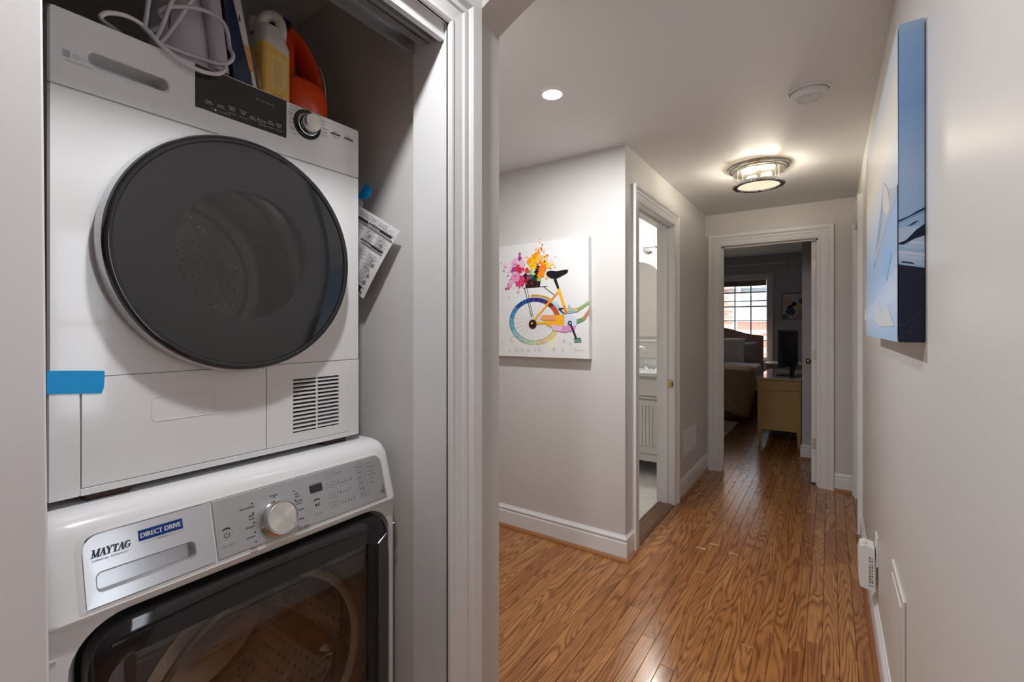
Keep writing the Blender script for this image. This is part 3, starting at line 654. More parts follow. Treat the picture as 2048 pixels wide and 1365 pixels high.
# ---- control fascia: water drawer with recess, display, knob panel
FZ0, FZ1 = 1.7035, 1.832
def stad(a0, a1, b0, b1, n): return rrect(a0, a1, b0, b1, (b1-b0)*.49, n)
wd = MB(); wo = rrect(D0, .4045, FZ0, FZ1, [.002, .0005, .0005, .012], 6)
h1 = rrect(.2405, .3615, 1.7445, 1.7785, [.0165, .0165, .013, .010], 6); h2 = rrect(.2425, .3595, 1.752, 1.7765, [.012, .012, .011, .009], 6)
wd.loft([[(DX-.03, a, q) for a, q in wo], [(DX-.003, a, q) for a, q in wo], [(DX, min(max(a, D0+.003), .4045), min(q, FZ1-.002)) for a, q in wo], [(DX, a, q) for a, q in h1], [(DX-.002, a, q) for a, q in h2], [(DX-.052, a, q+.001) for a, q in h2]], 0, False, False)
wd.add([(DX-.052, a, q+.001) for a, q in h2], [tuple(range(len(h2)))])
wdr = wd.build('water_drawer', WHITE, DRY)
DISP = mat('display_black', (.032, .030, .029), .12, coat=.2)
ds = MB(); ds.box((DX-.03, .405, FZ0+.04), (DX+.0004, .5935, FZ1-.001), .0008); dso = ds.build('display_panel', DISP, DRY)
ub = MB(); ub.box((DX-.03, .4045, FZ0), (DX, .594, FZ0+.0398)); ub.box((DX-.03, .4045, FZ1-.001), (DX+.0003, .594, FZ1)); ub.build('display_surround', WHITE, DRY)
kpn = MB(); ko = rrect(.594, D1, FZ0, FZ1, [.0005, .002, .012, .0005], 6)
kpn.loft([[(DX-.03, a, q) for a, q in ko], [(DX-.003, a, q) for a, q in ko], [(DX, min(a, D1-.003), min(q, FZ1-.002)) for a, q in ko]], 0, False); kpo = kpn.build('knob_panel', WHITE, DRY)
MB().box((-1.65, D0, 1.8285), (DX-.006, D1, FZ1), .003).build('top_cover', WHITE, DRY)
PXD = lambda a, q, d: (DX+d, a, q)
kc2 = (.646, 1.7935)
m = MB(); disc_on(m, PXD, kc2, [(.035, 0), (.035, .003), (.0335, .0045), (.026, .0045), (.0255, .003)]); kr = m.build('knob_ring', BLACKG, DRY)
m = MB(); disc_on(m, PXD, kc2, [(.0262, .003), (.0262, .006), (.0245, .0065), (.0235, .004)]); m.build('chrome_ring', CHROME, kr)
m = MB(); disc_on(m, PXD, kc2, [(.0215, .003), (.0215, .014), (.0205, .027), (.0195, .0285)]); kn = m.build('selector_knob', CHROME, DRY)
m = MB(); disc_on(m, PXD, kc2, [(.0196, .0284), (.019, .029), (.0008, .029)]); recentre(m.build('knob_face', BRUSH, kn), (DX+.029, *kc2))
WT, GY = (225, 225, 222), (150, 150, 155)
pr = Print((DX+.0006, 0, 0), (0, 1, 0), (0, 0, 1), .0002)
for x_, rows in ((.4285, ['Temp']), (.4515, ['Level']), (.474, ['Damp', 'Alert']), (.4965, ['Timed', 'Dry']), (.5165, ['eDry']), (.536, ['My Cycle']), (.5565, ['Exit', 'Tumble']), (.5755, ['Delay', 'Dry'])):
    for k_, t_ in enumerate(rows): pr.text(t_, (x_, 1.7615-k_*.0052+(.0052 if len(rows) > 1 else 0)), .0038, WT, 1, 'c')
    pr.rect(x_-.0085, 1.7585 if len(rows) == 1 else 1.7545, x_+.0085, (1.7585 if len(rows) == 1 else 1.7545)+.0006, WT, 1)
pr.text('Hold to Set', (.538, 1.7525), .0028, WT, 1, 'c'); pr.text('Est. Time Remaining', (.545, 1.806), .0036, (175, 172, 165), 1, 'c')
pr.rect(.430, 1.7502, .437, 1.7506, WT, 1); pr.disc((.4415, 1.7505), .0022, WT, 1, 10); pr.rect(.446, 1.7502, .457, 1.7506, WT, 1); pr.arc((.4615, 1.7505), .0022, 0, 360, .0005, WT, 1, 12); pr.rect(.466, 1.7502, .471, 1.7506, WT, 1)
pr.build('display_lettering', dso)
pr = Print((DX+.0002, 0, 0), (0, 1, 0), (0, 0, 1), .0002)
for a, q, t_ in ((.604, 1.824, 'Mixed Loads'), (.6005, 1.816, 'Cottons'), (.599, 1.8065, 'Heavy'), (.599, 1.802, 'Duty'), (.5985, 1.793, 'Towels'), (.5985, 1.783, 'Casuals'), (.602, 1.773, 'Active'), (.609, 1.760, 'Sanitize')): pr.text(t_, (a, q), .0034, (60, 60, 66), 1, wide=.85)
pr.text('Wear', (.604, 1.7685), .0034, (40, 60, 150), 1, wide=.9)
for a, q, t_ in ((.670, 1.826, 'Air Dry'), (.681, 1.817, 'Delicates'), (.685, 1.808, 'Jeans'), (.686, 1.799, 'Warm up'), (.686, 1.790, 'Air Fluff'), (.684, 1.7815, 'Rack Dry')): pr.text(t_, (a, q), .0034, (60, 60, 66), 1, wide=.85)
for a, t_, u_ in ((.7245, 'Start', 'Pause'), (.763, 'Power', None)):
    pr.text(t_, (a, 1.8015), .0042, K, 1, 'c'); pr.rect(a-.0135, 1.7955, a+.0135, 1.7995, (70, 66, 64), 1); rr_line_ = pr.path([(a-.0135, 1.7955), (a-.0135, 1.7925), (a+.0135, 1.7925), (a+.0135, 1.7955)], .0005, (110, 110, 110), 1)
    if u_: pr.text(u_, (a, 1.7865), .0038, K, 1, 'c')
pr.build('knob_lettering', kpo)
pr = Print((DX+.0002, 0, 0), (0, 1, 0), (0, 0, 1), .0002)
pr.rect(.210, 1.752, .2195, 1.7628, (170, 178, 184), 1); [pr.rect(.210, 1.754+.0022*k_, .2195, 1.7546+.0022*k_, (215, 220, 224), 2) for k_ in range(4)]
pr.arc((.227, 1.7565), .0042, 0, 360, .0006, (170, 172, 176), 1, 20); pr.text('NSF', (.227, 1.7552), .0028, (170, 172, 176), 1, 'c'); pr.text('Certified Appliance', (.232, 1.7555), .003, (180, 182, 186), 1, wide=.6)
pr.text('ventless sanitizing dryer', (.2125, 1.7452), .0028, GY, 1, wide=.95)
pr.build('sticker_print', wdr)
# ---- round door
dd_ = MB(); DCC = (0, DCY, DCZ)
dd_.lathe([(.236, DX), (.247, DX+.003), (.2475, DX+.020), (.2435, DX+.031)], DCC, 0, 96); ddo = dd_.build('door', mat('door_side_silver', (.72, .73, .75), .18, .5), DRY)
rg_ = MB(); rg_.lathe([(.2436, DX+.0305), (.2410, DX+.0365), (.2355, DX+.0385), (.2305, DX+.0370), (.2290, DX+.0345)], DCC, 0, 96); rg_.build('door_ring', BLACKG, ddo)
an = MB(); an.lathe([(.2290, DX+.0345), (.20, DX+.0335), (.16, DX+.031), (.1345, DX+.029)], DCC, 0, 96); an.build('smoked_annulus', SMOKE, ddo)
wg = MB(); wg.lathe([(.1345, DX+.029), (.10, DX+.027), (.05, DX+.0255), (.0005, DX+.025)], DCC, 0, 72); wg.build('door_window', glassy('smoked_window', (.80, .79, .76), .05, .015), ddo)
ib = MB(); ib.lathe([(.135, DX+.028), (.14, DX+.0), (.155, DX-.03)], DCC, 0, 64); ib.build('door_throat', mat('throat_dark', (.05, .05, .05), .3), ddo)
# ---- drum
DD = (0, .4945, 1.43)
m = MB(); m.lathe([(.205, DX-.02), (.215, DX-.05), (.255, DX-.07), (.26, DX-.12), (.252, DX-.135), (.26, DX-.15), (.26, DX-.22), (.252, DX-.235), (.26, DX-.25), (.26, DX-.40), (.24, DX-.43)], DD, 0, 80); drum2 = m.build('drum', STEEL, DRY)
m = MB(); m.lathe([(.24, DX-.43), (.225, DX-.437), (.21, DX-.43), (.20, DX-.437), (.06, DX-.437), (.055, DX-.43), (.04, DX-.425), (.001, DX-.425)], DD, 0, 64); m.build('drum_back', mat('drum_back_steel', (.42, .41, .39), .35, .9, var=.05), drum2)
m = MB()
for j in range(9):
    r = .075+j*.0145; q = int(r*2*math.pi/.0165)
    for i in range(q):
        a = 2*math.pi*(i+.5*(j % 2))/q; c = (DX-.436, DD[1]+r*math.cos(a), DD[2]+r*math.sin(a))
        m.loft([[(c[0], c[1]+.0045*math.cos(k), c[2]+.0045*math.sin(k)) for k in [x*math.pi/3 for x in range(6)]], [(c[0]+.003, c[1]+.003*math.cos(k), c[2]+.003*math.sin(k)) for k in [x*math.pi/3 for x in range(6)]]], 0, True)
m.build('drum_dimples', CHROME, drum2, 'stuff')
m = MB(); m.loft([[(x, DD[1]+.10+u_*s_, DD[2]-.245+v_*s_) for u_, v_ in ((-.05, -.01), (-.03, .03), (-.01, .05), (.01, .05), (.03, .03), (.05, .0))] for x, s_ in ((DX-.08, .3), (DX-.11, .9), (DX-.25, 1), (DX-.38, .9), (DX-.42, .3))], 0, True, True, False); m.build('lifter', STEEL, drum2)
# ================================================================== TAPE AND PAPER ON THE DRYER
BT = mat('blue_painters_tape', (.0, .36, .83), .45, var=.06, scale=60)
t = MB(); lp = [onx(x, y, DX+.0008) for x, y in ((96.5, 742), (150, 741.5), (209, 742), (209.5, 752), (208, 776), (203, 787), (160, 788), (97, 789))]
lp[0].y = D0-.0006; lp[-1].y = D0-.0006
t.loft([[p-Vector((.0003, 0, 0)) for p in lp], [p+Vector((.0003, 0, 0)) for p in lp]], 0, False)
z0, z1 = lp[-1].z, lp[0].z; t.box((DX-.05, D0-.0009, z0), (DX+.001, D0-.0003, z1))
tag(t.build('tape_strip', BT), 'strip of bright blue tape across the lower left front of the dryer', 'tape')
# quick start guide hanging between dryer and closet wall
def PG(px_, py_, k): 
    return ony(px_, py_, .842+.012*k)
B_, C_ = PG(800, 462, 1), PG(727, 598, 0); E_ = (C_-B_); Hh = E_.length
Vv = E_.normalized(); Uu = ony(718, 408, .846)-B_; Uu.y = -.02; Uu.normalize()
WDT = .17
PAPER = mat('newsprint_white', (.80, .80, .80), .7, var=.02)
pgm = MB(); rows = []
for j in range(9):
    for s_ in range(9):
        pass
g = []
for j in range(11):
    row = []
    for i in range(9):
        u_, v_ = i/8, j/10; bow = .004*math.sin(v_*3.1)*(1-u_)+.003*u_
        row.append(B_+Uu*(u_*WDT)+E_*v_+Vector((0, -bow, 0)))
    g.append(row)
vv = [p for r in g for p in r]; ff = [(j*9+i, j*9+i+1, (j+1)*9+i+1, (j+1)*9+i) for j in range(10) for i in range(8)]
pgm.add(vv+[p+Vector((0, .0004, 0)) for p in vv], ff+[tuple(q+len(vv) for q in f[::-1]) for f in ff], 0, True)
pgo = pgm.build('instruction_sheet', PAPER); tag(pgo, 'printed quick start guide sheet hanging tilted beside the dryer', 'paper')
pr = Print(B_+Uu*WDT+Vector((0, -.0075, 0)), -Uu, -Vv, .0004)   # origin: top left as printed
if pr.N.y > 0: pr.N = -pr.N
DK = (46, 44, 48)
def sx(u_): return u_*WDT
def sy(v_): return -v_*Hh
pr.text('QUICK START GUIDE', (sx(.80), sy(.075)), .0105, DK, 1, 'r', fit=.115)
for k_ in range(3): pr.rect(sx(.83), sy(.052+k_*.012), sx(.95), sy(.047+k_*.012), (165, 165, 168), 1)
pr.rect(sx(.40), sy(.14), sx(.965), sy(.105), DK, 1); pr.text('Getting Started', (sx(.42), sy(.136)), .0052, (235, 235, 235), 2)
pr.rect(sx(.02), sy(.14), sx(.385), sy(.105), DK, 1); pr.rect(sx(.40), sy(.36), sx(.93), sy(.33), DK, 1); pr.text('Care & Cleaning', (sx(.42), sy(.357)), .0046, (235, 235, 235), 2)
pr.rect(sx(.05), sy(.95), sx(.90), sy(.86), DK, 1)
rgn = random.Random(9)
for col, (u0, u1, v0, v1) in enumerate(((.41, .66, .17, .32), (.69, .95, .17, .32), (.41, .64, .38, .84), (.69, .92, .42, .84), (.03, .38, .16, .84))):
    v_ = v0
    while v_ < v1:
        if rgn.random() < .85: pr.rect(sx(u0), sy(v_+.006), sx(u0+(u1-u0)*rgn.uniform(.55, 1)), sy(v_), (150, 150, 152), 1)
        v_ += .0135
for u_, v_, r_ in ((.50, .22, .006), (.80, .24, .006), (.88, .30, .005), (.84, .52, .007), (.55, .62, .008), (.86, .66, .007), (.84, .76, .007), (.2, .3, .007), (.25, .5, .008)):
    pr.disc((sx(u_), sy(v_)), r_, (205, 205, 206), 2, 8, wob=.3, rng=rgn); pr.arc((sx(u_), sy(v_)), r_*.8, 20, 300, .0016, (70, 70, 72), 3, 8)
pr.line((sx(.39), sy(.11)), (sx(.39), sy(.86)), .0006, (120, 120, 120), 1); pr.line((sx(.665), sy(.38)), (sx(.665), sy(.85)), .0006, (120, 120, 120), 1); pr.line((sx(.965), sy(.11)), (sx(.94), sy(.95)), .0005, (140, 140, 140), 1)
for k_ in range(5): pr.rect(sx(.08), sy(.935-k_*.014), sx(.86-.1*rgn.random()), sy(.929-k_*.014), (180, 180, 180), 2)
pr.build('sheet_print', pgo)
tp = MB(); q = [ony(x, y, .836) for x, y in ((714, 392), (722, 384), (730, 366.5), (742.5, 377), (741, 390), (733, 400), (722, 398), (712, 400))]
tp.loft([q, [p+Vector((.0002, .0005, 0)) for p in q]], 0, False); tag(tp.build('tape_flap', BT), 'loose flap of blue tape above the hanging instruction sheet', 'tape')
sc_ = MB(); q = [ony(x, y, .840) for x, y in ((708, 400), (719, 392), (727, 408), (722, 416), (708, 418))]
sc_.loft([q, [p+Vector((0, .0004, 0)) for p in q]], 0, False); tag(sc_.build('paper_scrap', PAPER), 'small curled scrap of white paper under the blue tape flap', 'paper')
# ================================================================== THINGS ON TOP OF THE DRYER
TZ = 1.832
# ---- orange detergent jug
J = empty('detergent_jug', (-1.17, .69, TZ), 'glossy orange detergent jug with open grip handle and navy cap', 'bottle')
ORA = mat('orange_plastic', (.80, .075, .015), .22, var=.03, coat=.2)
def jl(y0, y1, x0, x1, z, r): return [(a, q, z) for a, q in rrect(x0, x1, y0, y1, r, 4)]
jb = MB()
# body outline in the y-z plane (seen from the front), loop handle on the right, thick in x
jb.loft([jl(.641, .735, -1.25, -1.105, TZ, .02), jl(.637, .745, -1.262, -1.097, TZ+.022, .028), jl(.637, .7465, -1.264, -1.095, TZ+.05, .03), jl(.637, .744, -1.262, -1.097, TZ+.075, .03), jl(.639, .738, -1.256, -1.103, TZ+.095, .028), jl(.642, .733, -1.25, -1.108, TZ+.104, .026), jl(.650, .722, -1.238, -1.122, TZ+.1105, .022)], 0, True)
jb.build('jug_body', ORA, J)
hb = MB()   # neck column (back left) and hoop of the grip
hb.loft([jl(.639, .700, -1.256, -1.13, TZ+.095, .028), jl(.639, .688, -1.25, -1.15, TZ+.13, .028), jl(.639, .690, -1.245, -1.16, TZ+.19, .026), jl(.641, .690, -1.24, -1.165, TZ+.235, .024), jl(.645, .686, -1.23, -1.175, TZ+.25, .02)], 0, True)
secs = []
for y, z, wx, wy, tx in ((.730, TZ+.080, .055, .012, -1.165), (.7315, TZ+.115, .05, .0115, -1.168), (.727, TZ+.150, .046, .012, -1.172), (.719, TZ+.185, .042, .012, -1.178), (.706, TZ+.215, .040, .013, -1.184), (.690, TZ+.238, .038, .014, -1.19), (.668, TZ+.250, .036, .013, -1.195)):
    k = len(secs); d = (Vector((0, -1, .25)), Vector((0, -1, .1)), Vector((0, -1, -.15)), Vector((0, -.9, -.4)), Vector((0, -.7, -.7)), Vector((0, -.45, -.9)), Vector((0, -.1, -1)))[k].normalized()
    secs.append([tuple(Vector((tx, y, z))+Vector((1, 0, 0))*wx*math.cos(a)+d*wy*math.sin(a)) for a in [2*math.pi*i/16 for i in range(16)]])
hb.loft(secs, 0, True); hb.build('grip_handle', ORA, J)
sm = MB(); sm.tube([(-1.1105, .7375, TZ+.05), (-1.112, .7375, TZ+.09), (-1.117, .7345, TZ+.13), (-1.128, .729, TZ+.165)], .0011, 6, sub=4); sm.build('mould_seam', mat('seam_cream', (.85, .62, .45), .4), J)
cp_ = MB(); cp_.lathe([(.001, .283), (.024, .283), (.028, .279), (.0285, .25), (.027, .246)], (-1.205, .665, TZ), 2, 28); cp_.build('cap', mat('navy_plastic', (.02, .025, .16), .3), J)
# ---- white bottle with yellow label
Bt = empty('laundry_bottle', (-1.135, .598, TZ), 'white plastic handled bottle with yellow printed label', 'bottle')
WB = mat('milky_plastic', (.80, .76, .72), .35, var=.02)
def bl(y0, y1, x0, x1, z, r): return [(a, q, z) for a, q in rrect(x0, x1, y0, y1, r, 4)]
bb = MB(); bb.loft([bl(.567, .631, -1.178, -1.100, TZ, .008), bl(.5655, .6325, -1.18, -1.0985, TZ+.006, .010), bl(.5655, .6325, -1.18, -1.0985, TZ+.150, .010), bl(.567, .631, -1.178, -1.1005, TZ+.160, .014), bl(.570, .6265, -1.172, -1.106, TZ+.182, .016), bl(.572, .622, -1.166, -1.112, TZ+.200, .018)], 0, True); bb.build('bottle_body', WB, Bt)
hd = MB(); P = [(-1.12, .619, TZ+.180), (-1.118, .6195, TZ+.205), (-1.122, .615, TZ+.226), (-1.130, .604, TZ+.234), (-1.14, .590, TZ+.226), (-1.145, .583, TZ+.205), (-1.145, .582, TZ+.185)]
hd.tube(P, .0125, 12, sub=4); hd.build('handle', WB, Bt)
ck_ = MB(); ck_.lathe([(.001, .229), (.0125, .229), (.0145, .226), (.0145, .211), (.0135, .209), (.0125, .208), (.0125, .19)], (-1.166, .580, TZ), 2, 24); ck_.build('cap', WB, Bt)
YEL = mat('yellow_label_paper', (.88, .55, .13), .5, var=.12, scale=90)
lb = MB(); l0, l1 = rrect(-1.1806, -1.0979, .5649, .6331, .0105, 4), None
def topz(y): return TZ+.148-.022*(max(0, y-.565)/.068)**1.6
lb.loft([[(a, q, TZ+.004) for a, q in l0], [(a, q, topz(q)) for a, q in l0]], 0, False, False); lo = lb.build('label', YEL, Bt)
pr = Print((-1.0977, 0, 0), (0, 1, 0), (0, 0, 1), .0002)
pr.rect(.583, TZ+.046, .621, TZ+.118, (238, 205, 140), 0)
for k_ in range(15): pr.rect(.588, TZ+.05+k_*.0042, .588+.027*random.uniform(.7, 1), TZ+.0516+k_*.0042, (214, 168, 70), 1)
pr.rect(.586, TZ+.018, .615, TZ+.033, (242, 205, 130), 0); pr.rect(.588, TZ+.020, .613, TZ+.031, (236, 180, 82), 1)
pr.build('label_print', lo)
pr = Print((0, .5647, 0), (1, 0, 0), (0, 0, 1), .0002)
for k_ in range(5): pr.rect(-1.165+.01*k_, TZ+.115, -1.160+.01*k_, TZ+.128, (225, 165, 70), 1)
for k_ in range(9): pr.rect(-1.168, TZ+.03+k_*.008, -1.168+.05*random.uniform(.6, 1), TZ+.0325+k_*.008, (228, 172, 80), 1)
pr.build('label_print', lo)
# ---- clear plastic bag with a navy box leaning in it
BGm = empty('bagged_linen_pack', (-1.17, .52, TZ), 'navy package in a clear plastic bag with white and orange card edge', 'package')
NAVY = mat('navy_cloth', (.018, .035, .10), .5, var=.5, scale=25)
pk = MB()
def lv(h): return .509-.12*h, .560-.2*h
pk.loft([[(-1.25, lv(h)[0]+w_, TZ+h), (-1.108, lv(h)[0], TZ+h), (-1.106+w_, lv(h)[1]-.010, TZ+h), (-1.25, lv(h)[1]-.008, TZ+h)] for h, w_ in ((.004, 0), (.06, .003), (.11, -.002), (.17, .002), (.23, -.001), (.27, 0))], 0, False); pk.build('navy_pack', NAVY, BGm)
cd_ = MB(); cd_.loft([[(-1.24, lv(h)[1]-.008, TZ+h), (-1.1045, lv(h)[1]-.0085-.045*h, TZ+h), (-1.1045, lv(h)[1]-.001, TZ+h), (-1.24, lv(h)[1]-.001, TZ+h)] for h in (.004, .15, .27)], 0, False); cdo = cd_.build('card_insert', mat('white_card', (.86, .82, .78), .5), BGm)
oc = MB(); oc.loft([[(-1.1042, lv(h)[1]-.010-.03*h, TZ+h), (-1.1036, lv(h)[1]-.010-.03*h, TZ+h), (-1.1036, lv(h)[1]-.001, TZ+h), (-1.1042, lv(h)[1]-.001, TZ+h)] for h in (.06, .085, .115)], 0, False); oc.build('orange_patch', mat('orange_print', (.90, .42, .14), .5), cdo)
FILM = glassy('clear_film', (.97, .97, .98), .05, .12)
fm = MB(); rg = random.Random(5); lps = []
for k in range(9):
    z_ = TZ+.003+.034*k; l = []
    for a, q in rrect(-1.262, -1.092, lv(z_-TZ)[0]-.003, lv(z_-TZ)[1]+.004, .008, 5): l.append((a+rg.uniform(-.003, .003), q+rg.uniform(-.0012, .0012), z_))
    lps.append(l)
fm.loft(lps, 0, True, False); fm.build('plastic_bag', FILM, BGm)
# ---- garment steamer with its cord
ST = empty('garment_steamer', (-1.18, .43, TZ), 'pale lavender handheld garment steamer wrapped in its own cord', 'steamer')
LAV = mat('lavender_plastic', (.70, .66, .74), .3, var=.02)
sc0 = (-1.175, .425, TZ)
s_ = MB(); s_.lathe([(.001, 0), (.054, 0), (.060, .004), (.0605, .03), (.058, .09), (.053, .14), (.046, .19), (.040, .23), (.036, .26), (.001, .27)], sc0, 2, 44); s_.build('water_tank', LAV, ST)
hd = MB(); hd.loft([[(a, q+(z_-TZ)*(-.12), z_) for a, q in rrect(-1.155, -1.108, .470, .503, .010, 4)] for z_ in (TZ+.036, TZ+.042, TZ+.12, TZ+.20, TZ+.27)], 0, True); hd.build('steam_handle', LAV, ST)
bs_ = MB(); bs_.box((-1.150, .470, TZ+.012), (-1.114, .494, TZ+.037), .004); bs_.build('handle_plug', mat('charcoal_plastic', (.05, .05, .055), .4), ST)
ss = MB(); ss.box((-1.115, .375, TZ+.03), (-1.112, .379, TZ+.15), .001)
for v in range(len(ss.v)): x, y, z = ss.v[v]; ss.v[v] = (x-.018, y+.012, z)
ss.build('level_strip', mat('strip_dark', (.15, .14, .17), .3), ST)
sw = MB(); c = onx(425, 4, -1.125); sw.lathe([(.001, .006), (.007, .006), (.009, .003), (.009, -.004)], (c.x, c.y, c.z), 0, 20); sw.build('switch', mat('orange_switch', (.7, .12, .03), .3), ST)
CORD = mat('cord_lilac', (.72, .68, .74), .35)
def cpath(pts): return [onx(x, y, X_) for x, y, X_ in pts]
cr = MB()
cr.tube(cpath([(300, -25, -1.10), (297, 0, -1.10), (293, 30, -1.10), (290, 58, -1.10), (300, 62, -1.13), (318, 55, -1.15), (335, 55, -1.2)]), .0042, 10, sub=6)
cr.tube(cpath([(355, -20, -1.09), (340, 10, -1.095), (327, 45, -1.10), (312, 75, -1.10), (300, 66, -1.08), (284, 50, -1.06), (262, 36, -1.055), (238, 28, -1.05), (215, 26, -1.05), (202, 32, -1.05), (206, 42, -1.07), (225, 55, -1.12), (250, 75, -1.17)]), .0040, 10, sub=6)
cr.tube(cpath([(284, 50, -1.062), (300, 66, -1.05), (318, 86, -1.042), (340, 105, -1.038), (362, 122, -1.037), (388, 136, -1.036), (412, 145, -1.036), (435, 148, -1.037), (448, 142, -1.042), (450, 133, -1.06), (440, 127, -1.09), (428, 124, -1.13)]), .0042, 10, sub=6)
cr.tube(cpath([(392, -8, -1.085), (380, 5, -1.09), (366, 26, -1.10), (350, 50, -1.105), (335, 70, -1.108), (322, 85, -1.105), (316, 88, -1.09), (330, 92, -1.075), (372, 108, -1.07), (400, 117, -1.065), (425, 125, -1.06), (445, 129, -1.06), (462, 122, -1.065), (466, 110, -1.07), (459, 97, -1.08)]), .0040, 10, sub=6)
cr.tube(cpath([(330, 40, -1.15), (318, 26, -1.115), (335, 15, -1.10), (362, 13, -1.095), (395, 17, -1.088), (425, 28, -1.085), (446, 45, -1.085), (455, 65, -1.085), (458, 88, -1.083), (459, 97, -1.08)]), .0042, 10, sub=6)
cr.build('power_cord', CORD, ST)
# ================================================================== LAMPS
def area(name, loc, size, power, col, parent=None, spread=math.pi, rot=(0, 0, 0)):
    l = bpy.data.lights.new(name, 'AREA'); l.shape = 'DISK'; l.size = size; l.energy = power; l.color = col; l.spread = spread
    o = bpy.data.objects.new(name, l); COL.objects.link(o); o.location = loc; o.rotation_euler = rot; return o
def point(name, loc, r, power, col):
    l = bpy.data.lights.new(name, 'POINT'); l.shadow_soft_size = r; l.energy = power; l.color = col
    o = bpy.data.objects.new(name, l); COL.objects.link(o); o.location = loc; return o
LENS = emis('downlight_lens', (1, .97, .93), 22)
def downlight(x, y, label, power, off=''):
    t = empty('recessed_light'+off, (x, y, ZC), label, 'ceiling light')
    m = MB(); m.lathe([(.053, -.0005), (.0525, -.004), (.049, -.0055), (.043, -.004), (.0425, -.001)], (x, y, ZC), 2, 40); m.build('trim_ring', WPLAST, t)
    m = MB(); m.lathe([(.0428, -.0012), (.001, -.0012)], (x, y, ZC), 2, 32); m.build('lens'+off, LENS, t)
    area('downlight_lamp'+off, (x, y, ZC-.012), .08, power, (.98, .98, 1))
downlight(-1.0, 1.765, 'glowing recessed downlight in the ceiling near the bicycle canvas', 15)
downlight(-.60, .42, 'glowing recessed downlight in the ceiling in front of the laundry closet', 8, '_offscreen')
# ---- flush ceiling light in the hall
FX, FY = -.375, 3.31
t = empty('flush_ceiling_light', (FX, FY, ZC), 'drum shaped glass and nickel ceiling light glowing in the hallway', 'ceiling light')
m = MB(); m.lathe([(.176, 0), (.178, -.006), (.172, -.012), (.170, -.016), (.160, -.018), (.157, -.026), (.150, -.030), (.148, -.036), (.12, -.036), (.001, -.034)], (FX, FY, ZC), 2, 64); m.build('canopy', NICKEL, t)
m = MB(); m.lathe([(.145, -.030), (.145, -.108)], (FX, FY, ZC), 2, 64); m.build('glass_drum', glassy('ribbed_glass', (.96, .95, .92), .09, .1), t)
m = MB(); m.lathe([(.148, -.104), (.151, -.110), (.150, -.120), (.146, -.124), (.120, -.124), (.117, -.118), (.118, -.108), (.148, -.104)], (FX, FY, ZC), 2, 64); m.build('lower_ring', CHROME, t)
FROST = mat('frosted_diffuser', (.95, .90, .80), .5); FROST.node_tree.nodes['Principled BSDF'].inputs['Emission Color'].default_value = (1, .82, .58, 1); FROST.node_tree.nodes['Principled BSDF'].inputs['Emission Strength'].default_value = .7
m = MB(); m.lathe([(.1185, -.116), (.001, -.117)], (FX, FY, ZC), 2, 48); m.build('bottom_diffuser', FROST, t)
for k in range(4):
    a = math.pi/4+k*math.pi/2; x, y = FX+.149*math.cos(a), FY+.149*math.sin(a)
    m = MB(); m.lathe([(.0028, -.03), (.0028, -.112)], (x, y, ZC), 2, 10); m.lathe([(.001, -.131), (.005, -.129), (.006, -.124), (.004, -.118)], (x, y, ZC), 2, 12); m.build('rod', NICKEL, t)
    m = MB(); m.lathe([(.001, -.034), (.007, -.036), (.008, -.042), (.004, -.048), (.001, -.05)], (FX+.152*math.cos(a), FY+.152*math.sin(a), ZC), 2, 12); m.build('finial', CHROME, t)
BULB = emis('warm_bulb', (1, .76, .45), 14)
for dx, dy in ((.055, -.01), (-.05, .02)):
    m = MB(); m.tube([(FX+dx*.35, FY+dy*.35, ZC-.058), (FX+dx*.8, FY+dy, ZC-.062), (FX+dx*1.35, FY+dy, ZC-.066)], [.013, .017, .021, .014], 12, sub=4); m.build('bulb', BULB, t)
    point('hall_bulb_lamp', (FX+dx*1.0, FY+dy, ZC-.07), .03, 10, (1, .92, .80))
# ---- smoke alarm
SX, SYY = ony(1618, 192, 2.36).x, 2.36
t = empty('smoke_alarm', (SX, SYY, ZC), 'round white smoke alarm on the hallway ceiling', 'smoke alarm')
m = MB(); m.lathe([(.078, 0), (.078, -.008), (.073, -.012)], (SX, SYY, ZC), 2, 48); m.build('base_plate', WPLAST, t)
m = MB(); m.lathe([(.069, -.010), (.071, -.016), (.070, -.034), (.064, -.041), (.045, -.043), (.043, -.040), (.030, -.040), (.028, -.043), (.001, -.043)], (SX, SYY, ZC), 2, 48); m.build('alarm_body', WPLAST, t)
m = MB(); m.lathe([(.001, -.048), (.013, -.047), (.015, -.043)], (SX+.028, SYY-.03, ZC), 2, 20); m.build('test_button', WPLAST, t)
# ================================================================== CANVASES
CANV = mat('white_canvas', (.80, .80, .785), .6, var=.015, scale=200, bump=.1)
# ---- bicycle canvas
yc = YB-.04
RT, RB, LB = ony(1176.7, 472.4, yc), ony(1178, 719, yc), ony(998, 714.7, yc)
Vb = (RT-RB).normalized(); Ub = Vector((Vb.z, 0, -Vb.x)); SZ = (RT-RB).length
O = RB-Ub*SZ*1.045
BC = empty('bicycle_canvas', (O.x+SZ/2, YB-.02, O.z), 'white canvas print of a bicycle wheel with a basket of flowers', 'painting')
m = MB(); q = [O, RB, RT, O+Vb*SZ]
m.loft([[p+Vector((0, .038, 0)) for p in q], [p+Vector((0, .002, 0)) for p in q], [p for p in [O+(Ub+Vb)*.002, RB+(-Ub+Vb)*.002, RT-(Ub+Vb)*.002, O+Vb*SZ+(Ub-Vb)*.002]]], 0, False); bco = m.build('stretched_canvas', CANV, BC)
pr = Print(O, Ub, Vb, .0004)
if pr.N.y > 0: pr.N = -pr.N
def cpx(x, y): return pr.px(980+x/4.0156, 440+y/4.0156)      # crop-of-photo coordinates
def cp_poly(pts, col, lay=0): pr.poly([cpx(*p) for p in pts], col, lay)
